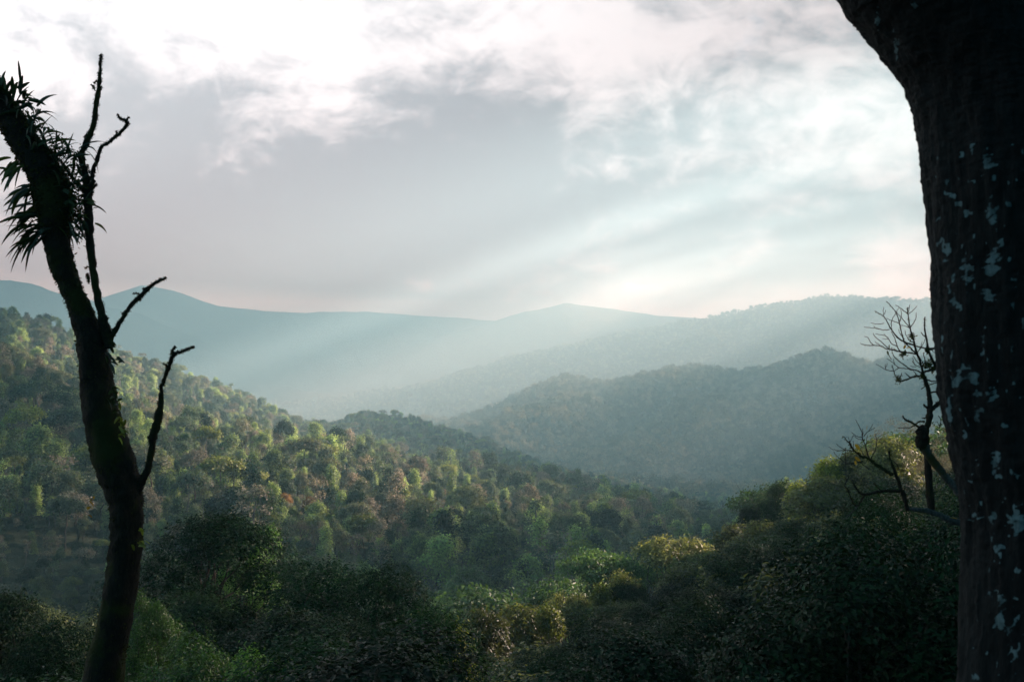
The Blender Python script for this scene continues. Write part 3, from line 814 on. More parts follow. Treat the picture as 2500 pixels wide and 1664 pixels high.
def rough_tube(pts, rad, sides, amp, freq, name, mat, parent, seed=0, attr=None):
    V, Q, T = tube(pts, rad, sides)
    nring = len(pts)
    out = V.copy()
    c = np.repeat(np.array([tuple(p) for p in pts]), sides, 0)
    for i in range(len(c)):
        v = V[i]; d = v - c[i]; l = np.linalg.norm(d) + 1e-9
        k = mnoise.fractal(Vector(v * freq) + Vector((seed, 0, 0)), 0.6, 2.1, 5)
        out[i] = v + d / l * k * amp * min(1.0, l / 0.03)
    me = mesh_from(name, out, [Q, T], [mat], smooth=True, attr=attr)
    return link(name, me, parent)

def moss_tufts(b, pts, rad, n, size, r):
    pts = np.array([tuple(p) for p in pts]); 
    f = r.uniform(0, len(pts) - 1.001, n); i = f.astype(int); f = f - i
    tg = unit(pts[i + 1] - pts[i]); d = r.normal(0, 1, (n, 3)); d = unit(d - (d * tg).sum(1, keepdims=True) * tg)
    c = pts[i] * (1 - f)[:, None] + pts[i + 1] * f[:, None] + d * ((rad[i] * (1 - f) + rad[i + 1] * f) * 0.95)[:, None]
    V, T = leaf_cloud(c, d + r.normal(0, .6, (n, 3)) + np.array([0, 0, -0.3]), r.normal(0, 1, (n, 3)), np.full(n, size), 0.45, 0.2, r)
    b.add(V, None, T)

DY = 8.0
dt = bpy.data.objects.new('dead_tree', None); COL.objects.link(dt)
base = P(230, 1568, DY); gz = float(ground(np.array([base.x]), np.array([DY]))[0])
tag(dt, 'leaning mossy dead tree with air plants and bare side stems at the left', 'dead tree')
main = [(215, 784 + (-gz) / DY * F + 30, 62), (225, 1900, 54), (238, 1568, 44), (262, 1440, 37), (285, 1300, 36), (292, 1200, 36), (285, 1130, 40), (262, 1060, 45), (240, 980, 41), (224, 890, 37), (212, 800, 32),
        (190, 725, 26), (162, 660, 24), (140, 600, 27), (131, 553, 29), (126, 513, 34), (124, 473, 41), (115, 433, 39), (100, 394, 36), (58, 330, 32), (18, 262, 29), (-12, 215, 26), (-45, 140, 24), (-80, 40, 26), (-110, -80, 24)]
mp_, mr_ = poly(main, DY, 0.0, 8)
rough_tube(mp_, mr_, 28, 0.016, 14, 'trunk', M['mossy'], dt, 1)
side = [
 ('stem', [(252, 800, 17), (243, 760, 16), (228, 700, 13), (214, 620, 12), (206, 540, 12), (203, 470, 13), (200, 430, 12), (195, 395, 10), (188, 360, 10), (205, 315, 9), (217, 280, 8), (222, 235, 8), (229, 190, 5.5), (231, 150, 4.5), (233, 125, 3.5)]),
 ('branch', [(205, 450, 9), (212, 425, 8), (213, 400, 7), (222, 370, 6), (233, 338, 5), (246, 330, 5), (266, 315, 5), (282, 300, 5), (293, 283, 5), (283, 276, 4), (274, 270, 3.5), (271, 263, 3)]),
 ('branch', [(193, 438, 5), (180, 424, 5), (167, 408, 5), (152, 390, 4), (140, 372, 3)]),
 ('branch', [(243, 800, 10), (252, 785, 8), (268, 755, 7), (285, 728, 6), (303, 700, 6), (323, 682, 7), (340, 664, 6), (358, 650, 5), (382, 638, 4)]),
 ('branch', [(304, 1160, 20), (318, 1120, 14), (338, 1085, 12), (347, 1045, 10), (353, 1000, 13), (363, 965, 12), (369, 930, 9), (374, 885, 6), (385, 850, 6), (393, 830, 6), (402, 815, 5), (425, 806, 4), (447, 797, 3)]),
 ('twig', [(402, 815, 4), (397, 808, 4), (403, 798, 3.5)]),
 ('branch', [(140, 372, 3), (120, 350, 4), (95, 330, 5)]),
 ('branch', [(150, 480, 4), (185, 505, 5), (203, 545, 6), (212, 590, 5)]),
 ('twig', [(218, 205, 3), (213, 195, 3)]), ('twig', [(226, 210, 3), (234, 197, 3)]), ('twig', [(205, 650, 4), (200, 630, 5)]),
 ('twig', [(213, 430, 4), (222, 425, 4)]), ('twig', [(318, 690, 4), (322, 683, 6)]),
]
mb = MBld(); rr_ = np.random.default_rng(5)
moss_tufts(mb, mp_, mr_, 5200, 0.022, rr_)
up_ = [i for i, p_ in enumerate(mp_) if 190 < CY - F * p_.z / DY < 545]
moss_tufts(mb, [mp_[i] for i in up_], mr_[up_] * 0.98, 1800, 0.032, rr_)
for cx0, cy0, rx0, ry0, n0 in [(168, 450, 16, 24, 420), (182, 500, 10, 26, 260), (125, 350, 22, 16, 240), (150, 405, 14, 18, 240), (60, 285, 18, 18, 160), (86, 470, 8, 26, 100)]:
    c_ = np.array([tuple(P(rr_.normal(cx0, rx0), rr_.normal(cy0, ry0), DY + rr_.normal(0, .06))) for _ in range(n0)])
    V, T = leaf_cloud(c_, rr_.normal(0, 1, (n0, 3)), rr_.normal(0, 1, (n0, 3)), np.full(n0, 0.036), 0.4, 0.2, rr_); mb.add(V, None, T)
for nm, pl in list(side):
    if nm == 'twig': continue
    for i in range(max(1, len(pl) - 2)):
        if rr_.uniform() < 0.75:
            a_ = pl[i]; th = rr_.uniform(-.4, 3.5); L_ = rr_.uniform(7, 22)
            side.append(('twig', [(a_[0], a_[1], 2.8), (a_[0] + math.cos(th) * L_ * .5, a_[1] - math.sin(th) * L_ * .6, 2.2), (a_[0] + math.cos(th + .4) * L_, a_[1] - math.sin(th + .4) * L_, 1.3)]))
for nm, pl in side:
    pts, rad = poly(pl, DY - 0.02, 0.9, 6); rad = rad * 0.72
    rough_tube(pts, rad, 10, 0.006, 30, nm, M['mossy'], dt, 3)
    moss_tufts(mb, pts, rad, 40 + int(rad.sum() * 600), 0.013, rr_)
link('moss', mb.mesh('moss', M['mosstuft'], smooth=False), dt)

def strap(b, base, d, L, w, droop, r, seg=7):
    """a strap leaf: ribbon with a keel, arching over"""
    d = np.array(d, float); d = d / np.linalg.norm(d); p = np.array(tuple(base), float)
    side = unit(np.cross(d, np.array([0.1, 0.9, 0.35]) + r.normal(0, .5, 3)))
    V = []
    for i in range(seg + 1):
        t = i / seg
        ww = w * (math.sin(math.pi * min(0.999, 0.10 + 0.9 * t)) ** 0.7) * (1 if t < .98 else .1)
        n = np.cross(side, d)
        V += [p + side * ww / 2 + n * ww * 0.2, p, p - side * ww / 2 + n * ww * 0.2]
        d = unit(d + np.array([0, 0, -1]) * droop / seg); p = p + d * L / seg
    i = np.arange(seg)[:, None] * 3
    Q = np.concatenate([i + np.array([[0, 1, 4, 3]]), i + np.array([[1, 2, 5, 4]])])
    b.add(np.array(V), Q)

EPI = [ # px, py, n, mean angle (deg, 0 right, 90 up), spread, length px, width px, droop, label
 (40, 235, 34, 80, 55, 52, 11, 1.2, 'topmost tuft of broad-leaved air plant on the leaning dead tree'),
 (75, 290, 30, 55, 60, 60, 9, 1.6, 'dense air plant with looping leaves on the upper side of the dead tree'),
 (110, 340, 26, 70, 40, 66, 8, 1.5, 'air plant with upright narrow leaves above the swollen part of the dead tree'),
 (145, 370, 16, 60, 55, 64, 8, 1.2, 'spiky air plant sticking out to the right of the dead tree near the bare stem'),
 (42, 378, 11, 190, 45, 58, 10, 1.0, 'small hanging air plant on the underside of the dead tree, highest on that side'),
 (70, 440, 14, 185, 35, 68, 12, 0.9, 'broad-leaved air plant pointing left from the middle of the dead tree'),
 (85, 490, 14, 172, 22, 84, 9, 0.7, 'air plant with long leaves reaching left towards the picture edge'),
 (92, 530, 24, 185, 26, 98, 8, 1.1, 'lowest long-leaved air plant arching left from the dead tree'),
 (165, 470, 34, 10, 90, 34, 9, 0.8, 'bushy small-leaved clump wedged between dead trunk and bare stem'),
 (172, 520, 22, 330, 70, 40, 7, 0.8, 'thin sparse clump below the wedged clump, beside the bare stem'),
 (160, 400, 26, 70, 80, 40, 10, 0.8, 'compact leafy clump on the swollen part of the dead tree'),
]
for px, py, n, ang, spr, L, w, dr, lab in EPI:
    b = MBld(); r = np.random.default_rng(int(px * 7 + py))
    for i in range(int(n * 1.3)):
        a = math.radians(ang + r.normal(0, spr * 0.6)); oy = r.uniform(-0.8, 0.8)
        sp_ = 20 if ang < 100 else 10; bp = P(px + r.normal(0, sp_), py + r.normal(0, sp_), DY - 0.08 + r.uniform(-.06, .06))
        k = DY / F
        strap(b, bp, (math.cos(a), oy * 0.6, math.sin(a)), L * k * r.uniform(0.45, 1.15), w * k * r.uniform(0.45, 1.05), dr * r.uniform(0.4, 2.6), r)
    tag(link('air_plant', b.mesh('air_plant', M['strap'])), lab, 'air plant', 'air plants on the dead tree')
# leaves low on the trunk
for px, py, n, lab in [(255, 830, 10, 'little tuft of green leaves where the bare side stem leaves the dead trunk'),
                       (262, 915, 14, 'spiky dark tuft on the right side of the dead trunk above the widest part'),
                       (278, 985, 12, 'yellowish leafy tuft on the right side of the widest part of the dead trunk'),
                       (212, 1150, 7, 'few bright yellow-green leaves hanging left of the dead trunk'),
                       (322, 1245, 10, 'bright moss-green tuft on the right edge of the lower dead trunk')]:
    b = MBld(); r = np.random.default_rng(px)
    for i in range(n):
        a = math.radians(r.uniform(-40, 120)); k = DY / F
        sm = 0.55 if px == 212 else 0.85; strap(b, P(px + r.normal(0, 9), py + r.normal(0, 16), DY - 0.17), (math.cos(a), -0.3, math.sin(a)), 34 * sm * k * r.uniform(.4, 1.1), 8 * sm * k, 1.3, r, 5)
    mt = M['dryleaf'] if px in (212,) else (M['yellow'] if px in (278, 322) else M['strap'])
    tag(link('leaf_tuft', b.mesh('leaf_tuft', mt)), lab, 'leaf tuft', 'small tufts on the dead tree')

# ------------------------------------------------------------------ big lichened trunk on the right
RY = 3.0
bt = bpy.data.objects.new('lichened_tree', None); COL.objects.link(bt)
tag(bt, 'massive dark tree trunk with pale bluish lichen patches curving up at the right edge', 'tree')
gzr = float(ground(np.array([1.6]), np.array([RY]))[0])
edge = [(-700, 1480), (-300, 1735), (0, 1940), (24, 1960), (94, 2018), (154, 2059), (185, 2080), (240, 2102), (284, 2114), (361, 2122), (450, 2130), (613, 2146), (700, 2150), (850, 2158), (950, 2170), (1050, 2190), (1150, 2208), (1300, 2212), (1568, 2208), (2000, 2180), (2500, 2120), (784 + (-gzr) / RY * F + 60, 2060)]
rw = {-700: 165, -300: 180, 0: 205, 90: 195, 190: 190, 280: 190, 400: 190, 550: 195, 700: 200, 850: 200, 950: 200, 1050: 200, 1150: 200, 1300: 205, 1568: 215, 2000: 240, 2500: 290}
big = []
for py, xl in edge:
    w = float(np.interp(py, sorted(rw), [rw[k] for k in sorted(rw)])); big.append((xl + 12 + w, py, w))
big.reverse()
pts, rad = poly(big, RY, 0, 26)
SIDES = 150
pa = np.array([tuple(p) for p in pts]); an = np.linspace(0, 2 * np.pi, SIDES, endpoint=False)
V = pa[:, None, :] + rad[:, None, None] * np.stack([np.cos(an), np.sin(an), 0 * an], -1)[None]
V = V.reshape(-1, 3); _i = np.arange(len(V)).reshape(len(pa), SIDES)
Q = np.stack([_i[:-1], np.roll(_i[:-1], -1, 1), np.roll(_i[1:], -1, 1), _i[1:]], -1).reshape(-1, 4); T = np.zeros((0, 3), int)
cen = np.repeat(pa, SIDES, 0)
LICH = [(2272, 370, 15, 30), (2285, 410, 10, 20), (2190, 452, 12, 9), (2225, 488, 14, 8), (2284, 480, 16, 40), (2322, 470, 10, 12), (2168, 560, 8, 24), (2180, 575, 7, 20), (2228, 617, 17, 34), (2282, 605, 22, 42),
        (2194, 640, 8, 14), (2192, 690, 7, 22), (2272, 680, 18, 20), (2300, 560, 10, 14), (2186, 740, 6, 12), (2208, 755, 7, 12), (2330, 700, 8, 18), (2202, 880, 16, 18), (2236, 872, 22, 20), (2250, 905, 14, 12),
        (2284, 908, 16, 18), (2184, 950, 10, 40), (2208, 942, 5, 10), (2218, 1003, 6, 8), (2290, 1055, 14, 26), (2300, 1095, 8, 8), (2216, 1130, 8, 14), (2206, 1142, 5, 14), (2284, 1190, 12, 16), (2340, 1205, 26, 30),
        (2300, 1265, 14, 18), (2272, 1308, 10, 10), (2338, 1310, 12, 14), (2276, 1368, 9, 9), (2306, 1378, 16, 22), (2300, 1430, 18, 22), (2320, 1450, 12, 10), (2180, 380, 3, 10), (2222, 430, 4, 5), (2105, 12, 10, 10), (2020, 40, 6, 30), (2060, 110, 8, 40),
        (2300, 745, 6, 6), (2245, 560, 5, 5), (2310, 980, 9, 9), (2245, 1555, 10, 14), (2270, 1500, 9, 9), (2335, 1500, 16, 20), (2330, 880, 7, 12), (2242, 720, 4, 4), (2260, 800, 5, 5), (2225, 960, 5, 7), (2320, 620, 6, 8)]
_r = np.random.default_rng(31)
for _ in range(300):
    q_ = abs(_r.normal(0, 1)); LICH.append((_r.uniform(2140, 2356), _r.uniform(330, 1568), 2 + 2.5 * q_, 3 + 5 * q_))
lich = np.zeros(len(V)); out = V.copy()
for i in range(len(cen)):
    v = V[i]; d = v - cen[i]; l = np.linalg.norm(d)
    a = math.atan2(d[1], d[0])
    q = Vector((v[0] * 26, v[1] * 26, v[2] * 5))
    k = mnoise.fractal(q, 0.7, 2.0, 4)
    k2 = mnoise.noise(Vector((v[0] * 7, v[1] * 7, v[2] * 2.2)))
    k3 = mnoise.fractal(Vector(v) * 60, 0.5, 2.0, 3)
    out[i] = v + d / l * (0.010 * k + 0.013 * k2 + 0.0035 * k3)
pxv = CX + F * out[:, 0] / np.maximum(out[:, 1], .1); pyv = CY - F * out[:, 2] / np.maximum(out[:, 1], .1)
front = out[:, 1] < cen[:, 1]
for lx, ly, wx, wy in LICH:
    e = ((pxv - lx) / (wx * 1.12)) ** 2 + ((pyv - ly) / (wy * 1.12)) ** 2
    e = e + 1.5 * fbm(pxv / 7 + lx, pyv / 13, 3, 7) + 0.5 * fbm(pxv / 2.5 + lx, pyv / 4.0, 2, 9)
    lich = np.maximum(lich, np.where(front, np.clip(1.1 - e * 0.75, 0, 1) * 0.62, 0))
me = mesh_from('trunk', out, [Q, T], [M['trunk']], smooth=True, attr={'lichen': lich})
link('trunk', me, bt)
# leafy spray in the top right corner, hanging in front of bright sky
b = MBld(); r = np.random.default_rng(3)
n = 1500
cx_ = np.column_stack([r.normal(2405, 40, n), r.normal(40, 70, n)])
c3 = np.array([tuple(P(a, b_, 3.6 + r.uniform(-.2, .3))) for a, b_ in cx_])
V, T = leaf_cloud(c3, r.normal(0, 1, (n, 3)) + np.array([0, 0, -.5]), r.normal(0, 1, (n, 3)), np.full(n, 0.028), 0.55, 0.2, r); b.add(V, None, T)
o = link('creeper', b.mesh('creeper', M['deep'], smooth=False), bt)

# ------------------------------------------------------------------ bare saplings beside the trunk
def zl(pts, x0, y0, s, w0, w1, k=2356 / 2500):
    """polyline given in zoomed coordinates of the photograph -> photo coordinates with tapering half widths"""
    n = len(pts)
    return [((x0 + a / s) * k, (y0 + b_ / s) * k, w0 + (w1 - w0) * i / max(n - 1, 1)) for i, (a, b_) in enumerate(pts)]

BY = 9.0
bs_ = bpy.data.objects.new('bare_sapling', None); COL.objects.link(bs_)
tag(bs_, 'slim mossy sapling with a fan of bare twigs beside the lichened trunk', 'sapling')
z = lambda p, w0, w1: zl(p, 2100, 720, 4.355, w0, w1)
SAP = [
 ('trunk', z([(760, 2300), (720, 1800), (700, 1480), (730, 1330), (745, 1200), (735, 1080), (718, 980), (690, 900), (678, 860)], 13, 6)),
 ('stem', z([(678, 860), (660, 790), (640, 710), (610, 630), (585, 560), (572, 490), (550, 430), (532, 350), (518, 270), (508, 200), (505, 130)], 5, 1.6)),
 ('branch', z([(600, 630), (540, 570), (470, 490), (440, 400), (420, 310), (400, 230), (370, 170), (320, 110), (280, 68)], 3, 1)),
 ('branch', z([(585, 530), (510, 515), (440, 480), (380, 430), (340, 380), (300, 310), (260, 240), (200, 195), (155, 170)], 3.4, 1)),
 ('twig', z([(260, 240), (245, 190), (250, 130)], 1.3, .8)), ('twig', z([(245, 220), (262, 190), (270, 155)], 1.2, .8)),
 ('twig', z([(315, 365), (250, 372), (180, 352), (110, 350), (40, 335)], 1.5, .8)), ('twig', z([(200, 358), (165, 350), (145, 330)], 1.2, .8)),
 ('twig', z([(250, 300), (180, 310), (115, 296)], 1.2, .8)),
 ('branch', z([(605, 628), (520, 612), (440, 605), (380, 590), (330, 578), (280, 570), (230, 545), (180, 535), (110, 535), (50, 528), (0, 512)], 3.2, .9)),
 ('twig', z([(300, 570), (260, 530), (220, 490), (180, 465), (145, 420), (140, 405)], 1.6, .8)), ('twig', z([(145, 530), (110, 500), (80, 450), (45, 440)], 1.3, .8)),
 ('twig', z([(215, 540), (180, 510), (155, 490)], 1.2, .8)), ('twig', z([(390, 540), (340, 520), (300, 460), (260, 430), (210, 420), (160, 412)], 1.6, .8)),
 ('twig', z([(300, 460), (270, 470), (240, 460)], 1.1, .8)), ('twig', z([(300, 450), (275, 440), (255, 410)], 1.1, .8)),
 ('twig', z([(430, 600), (400, 560), (380, 500), (360, 440), (330, 390)], 1.9, 1)), ('twig', z([(340, 380), (330, 310), (345, 250), (380, 190), (415, 130)], 1.6, .8)),
 ('twig', z([(415, 300), (360, 280), (310, 265), (280, 245)], 1.4, .8)), ('twig', z([(415, 310), (430, 250), (440, 200), (428, 140)], 1.5, .8)),
 ('twig', z([(525, 340), (480, 290), (440, 240), (400, 200), (380, 170)], 1.6, .8)), ('twig', z([(530, 350), (480, 330), (440, 315)], 1.3, .8)),
 ('twig', z([(505, 195), (460, 165), (420, 130), (375, 100)], 1.6, .8)), ('twig', z([(512, 200), (560, 165), (605, 115)], 1.4, .8)), ('twig', z([(515, 180), (525, 130), (528, 100)], 1.2, .8)),
 ('twig', z([(535, 345), (565, 300), (592, 250), (598, 185)], 1.7, .9)), ('twig', z([(560, 500), (520, 480), (490, 430), (475, 375)], 1.4, .8)),
 ('twig', z([(470, 470), (430, 420), (405, 365)], 1.3, .8)), ('twig', z([(608, 610), (640, 560), (660, 490)], 1.4, .8)), ('twig', z([(585, 540), (690, 562), (800, 565)], 2.2, 2.2)),
 ('branch', z([(660, 830), (600, 800), (530, 785), (470, 740), (400, 690), (360, 650), (340, 600), (330, 560)], 2.6, 1)),
 ('twig', z([(560, 795), (480, 780), (410, 770), (370, 740), (310, 690), (285, 675)], 1.7, .8)), ('twig', z([(365, 745), (358, 700), (356, 670)], 1.3, .8)), ('twig', z([(330, 680), (305, 640), (290, 600)], 1.3, 1)),
 ('twig', z([(415, 770), (350, 805), (280, 795), (230, 765), (170, 735)], 1.6, .8)), ('twig', z([(275, 790), (265, 755), (268, 730)], 1.1, .8)), ('twig', z([(270, 770), (285, 745), (288, 725)], 1.1, .8)),
 ('branch', z([(665, 860), (600, 862), (540, 878), (480, 905), (420, 915), (400, 890), (370, 850), (355, 800), (340, 740)], 4, 1.2)),
 ('twig', z([(410, 890), (430, 860), (445, 825)], 1.8, 1)), ('twig', z([(540, 880), (505, 850), (475, 822)], 2.4, 1)), ('twig', z([(610, 860), (585, 830), (565, 800)], 1.8, 1)),
 ('twig', z([(640, 740), (600, 700), (560, 640)], 1.5, .8)), ('twig', z([(640, 770), (580, 740), (555, 700)], 1.4, .8)), ('twig', z([(580, 745), (560, 690), (562, 660)], 1.1, .8)), ('twig', z([(595, 760), (560, 762), (530, 750)], 1.1, .8)),
 ('twig', z([(700, 895), (760, 915), (830, 910)], 2.2, 2)), ('twig', z([(650, 1000), (720, 955), (820, 925)], 1.5, 2.2)), ('twig', z([(750, 1035), (800, 1030), (840, 1032)], 3, 3)),
 ('branch', z([(740, 1210), (700, 1190), (672, 1160)], 5, 3.5)), ('branch', z([(755, 1220), (800, 1180), (830, 1150), (860, 1140)], 7, 8)), ('twig', z([(680, 820), (740, 800), (800, 790)], 4, 4)),
 ('twig', z([(690, 785), (670, 730), (640, 670)], 1.3, .8)), ('twig', z([(700, 780), (690, 700), (675, 620)], 2, 1.2)),
 ('branch', z([(700, 1420), (620, 1400), (540, 1350), (480, 1320), (450, 1285)], 5, 3)), ('branch', z([(690, 1345), (630, 1345), (590, 1370), (520, 1410), (410, 1410)], 3.5, 1.5)),
 ('branch', z([(690, 1305), (665, 1308)], 3, 2)),
 ('stem', z([(860, 860), (820, 780), (780, 710), (745, 640), (720, 560), (705, 470), (690, 380), (685, 300), (688, 235)], 6, 2)),
 ('twig', z([(700, 450), (665, 420), (645, 392)], 2, 1)), ('twig', z([(690, 470), (660, 540), (610, 610)], 1.2, .8)), ('twig', z([(775, 450), (790, 475), (800, 500)], 1.2, 1)), ('twig', z([(745, 580), (800, 565)], 3, 3)),
 ('twig', z([(800, 620), (770, 590)], 1, 1)), ('twig', z([(840, 1420), (860, 1330), (830, 1280)], 1.6, 1)), ('twig', z([(845, 1400), (815, 1340)], 1.2, 1)),
]
mb = MBld(); r = np.random.default_rng(9)
for nm, pl in SAP:
    pts, rad = poly(pl, BY, 0.45, 5); rad = rad * (0.7 if nm == 'twig' else 0.62)
    rough_tube(pts, rad, 7 if nm != 'trunk' else 14, 0.006 if nm in ('trunk', 'stem', 'branch') else 0.002, 30, nm, M['mossy'] if nm != 'twig' else M['twig'], bs_, 4)
    if nm in ('trunk', 'branch', 'stem'): moss_tufts(mb, pts, rad, int(rad.sum() * 260), 0.012, r)
for (a, b_) in [(735, 720), (725, 760), (690, 740), (715, 590), (550, 440), (770, 780), (460, 630), (660, 860), (405, 895)]:
    px, py = (2100 + a / 4.355) * .9424, (720 + b_ / 4.355) * .9424
    c = np.array([tuple(P(px + r.normal(0, 3.2), py + r.normal(0, 4), BY + r.normal(0, .015))) for _ in range(90)])
    V, T = leaf_cloud(c, r.normal(0, 1, (90, 3)), r.normal(0, 1, (90, 3)), np.full(90, 0.022), 0.45, 0.2, r); mb.add(V, None, T)
link('moss', mb.mesh('moss', M['mosstuft'], smooth=False), bs_)
for a, b_, dx, dz in [(310, 545, 0.1, -1), (290, 610, 0.3, -1), (490, 582, 1, 0.2), (465, 590, .3, .8), (445, 640, -.3, -1)]:
    px, py = (2100 + a / 4.355) * .9424, (720 + b_ / 4.355) * .9424
    b = MBld(); strap(b, P(px, py - 4, BY - 0.02), (dx, 0, dz), 0.045, 0.02, 0.3, r, 5)
    link('leaf', b.mesh('leaf', M['dryleaf'] if a > 440 and b_ < 600 else M['strap']), bs_)

# lower bare branch with yellow leaves (zoom of 1950..2400 x 1000..1300, factor 5.227)
CYd = 7.0
lb = bpy.data.objects.new('mossy_branch', None); COL.objects.link(lb)
tag(lb, 'crooked mossy branch with spiky twigs and a few yellow leaves', 'branch')
z = lambda p, w0, w1: zl(p, 1950, 1000, 5.227, w0, w1)
LB = [
 ('limb', z([(2700, 1600), (2200, 1480), (1920, 1395), (1780, 1335), (1640, 1285), (1500, 1270), (1390, 1262)], 13, 6), 'palebranch'),
 ('limb', z([(1390, 1280), (1350, 1120), (1300, 1000), (1270, 900), (1230, 800), (1195, 700), (1160, 600), (1150, 520)], 8, 2), 'mossy'),
 ('limb', z([(1200, 830), (1120, 780), (1040, 730), (980, 690), (930, 650), (880, 620), (800, 590), (740, 550), (690, 500), (650, 430), (610, 390), (560, 335)], 6, 1.2), 'mossy'),
 ('branch', z([(900, 620), (870, 540), (850, 450), (815, 360), (805, 280), (775, 210), (725, 130)], 2.6, .9), 'twig'),
 ('branch', z([(690, 520), (600, 515), (520, 520), (440, 505), (380, 470)], 1.8, .8), 'twig'), ('twig', z([(600, 515), (540, 480), (480, 430)], 1.4, .8), 'twig'),
 ('twig', z([(690, 480), (650, 400), (630, 345)], 1.2, .8), 'twig'), ('twig', z([(650, 420), (680, 360), (700, 320)], 1.1, .8), 'twig'),
 ('twig', z([(810, 350), (740, 335), (700, 310), (670, 285)], 1.3, .8), 'twig'), ('twig', z([(835, 390), (760, 370), (700, 330)], 1.3, .8), 'twig'),
 ('twig', z([(830, 340), (870, 290), (920, 255), (970, 230)], 1.5, .8), 'twig'), ('twig', z([(895, 265), (925, 220), (945, 180)], 1.1, .8), 'twig'),
 ('twig', z([(815, 350), (820, 290), (812, 235)], 1.1, .8), 'twig'), ('twig', z([(850, 440), (930, 400), (970, 370)], 1.2, .8), 'twig'),
 ('twig', z([(920, 620), (980, 510), (988, 400), (983, 305)], 1.6, .9), 'twig'), ('twig', z([(865, 430), (868, 380), (875, 320)], 1.1, .8), 'twig'),
 ('twig', z([(850, 600), (790, 520), (760, 480)], 1.2, .8), 'twig'), ('twig', z([(695, 540), (700, 450), (695, 400)], 1.1, .8), 'twig'), ('twig', z([(600, 700), (595, 600), (600, 480)], 1.2, .8), 'twig'),
 ('branch', z([(820, 655), (740, 670), (640, 690), (560, 650), (490, 590), (445, 530)], 1.8, .8), 'twig'), ('twig', z([(900, 760), (840, 710), (780, 665)], 1.4, .8), 'twig'), ('twig', z([(990, 380), (1040, 325)], 1, .8), 'twig'),
 ('limb', z([(1330, 1040), (1200, 1035), (1060, 1040), (940, 1060), (840, 1080), (770, 1045), (720, 980), (690, 900)], 6, 2), 'mossy'),
 ('branch', z([(1060, 1030), (1000, 980), (950, 930)], 2.4, 1.2), 'mossy'),
 ('branch', z([(840, 1085), (800, 1150), (760, 1220), (700, 1200), (660, 1110), (620, 1010), (590, 960), (640, 850)], 3, 1.6), 'mossy'),
 ('branch', z([(750, 1225), (690, 1290), (640, 1340), (590, 1390)], 2.6, 1.2), 'palebranch'),
 ('twig', z([(1050, 430), (1053, 360)], 1, .8), 'twig'), ('twig', z([(1290, 760), (1240, 680), (1200, 640)], 1.4, .8), 'twig'),
]
mb = MBld()
for nm, pl, mt in LB:
    pts, rad = poly(pl, CYd, 0.5, 5); rad = rad * 0.7
    rough_tube(pts, rad, 9 if nm == 'limb' else 6, 0.005 if nm != 'twig' else 0.001, 30, nm, M[mt], lb, 6)
    if mt == 'mossy': moss_tufts(mb, pts, rad, int(rad.sum() * 350), 0.013, r)
link('moss', mb.mesh('moss', M['mosstuft'], smooth=False), lb)
for a, b_, dx, dz, L in [(870, 255, 0.1, 1, .035), (720, 440, .9, -.8, .05), (720, 600, .9, -.5, .05), (1920, 1370, 1, 0, .06), (720, 650, .3, -1, .03), (560, 880, -.9, -.5, .0)]:
    if not L: continue
    b = MBld(); strap(b, P((1950 + a / 5.227) * .9424, (1000 + b_ / 5.227) * .9424, CYd - .02), (dx, 0, dz), L, L * .5 if a < 1900 else .008, 0.3, r, 5)
    link('leaf', b.mesh('leaf', M['dryleaf']), lb)

# pale fallen-side limb beside the trunk
lp = bpy.data.objects.new('pale_branch', None); COL.objects.link(lp)
tag(lp, 'pale grey broken branch slanting down behind the lichened trunk', 'branch')
pts, rad = poly(z([(1590, 440), (1650, 560), (1720, 660), (1800, 760), (1880, 860), (1940, 930), (2060, 1080)], 10, 8), 8.0, 0.5, 6)
rough_tube(pts, rad, 12, 0.006, 25, 'limb', M['palebranch'], lp, 2)
pts, rad = poly(z([(1550, 240), (1570, 330), (1560, 400), (1600, 470)], 14, 12), 8.0, 0.5, 6)
rough_tube(pts, rad, 12, 0.01, 25, 'stump', M['mossy'], lp, 2)

# bare tree at the crest (px 1700, 1150)
tr, cr = make_bare(93, 9.0, 0.13, 5, 0.36)
proto('pinkish', *make_tree(95, 13, 3.4, 'tall', 10, 40, 4, 0.9, 0.7), M['pinkish'], M['palebranch'], 'pale_tree')
proto('bare', tr, cr, M['deep'], M['twig'], 'bare_tree')
e = place_tree('bare', P(1752, 1235, 96), (1, 1, 1), 0.6, 'leafless branching tree on the crest, dark against the blue forest behind', None, 'bare tree')
g_ = float(ground(np.array([e.location.x]), np.array([96.]))[0]); hh = zof(1098, 96) - g_
e.location.z = g_ - .2; e.scale = (hh / 9 * .9, hh / 9 * .9, hh / 9)

# pale emergent trees on the far lower crest
for px, py, h, lab in [(1131, 940, 30, 'pale pinkish tall tree standing alone on the far sunlit spur'), (1143, 941, 24, 'shorter pale tree right next to the tall pinkish one on the far spur')]:
    ysr = np.arange(2300., 3700., 10.); xs = (px - CX) / F * ysr; zg = ground(xs, ysr); pyg = CY - F * zg / ysr
    k_ = int(np.argmin(np.abs(pyg - py)))
    place_tree('pinkish', (xs[k_], ysr[k_], zg[k_]), (h / 13, h / 13, h / 11), 1.0, lab, 'pale trees on the far spur')

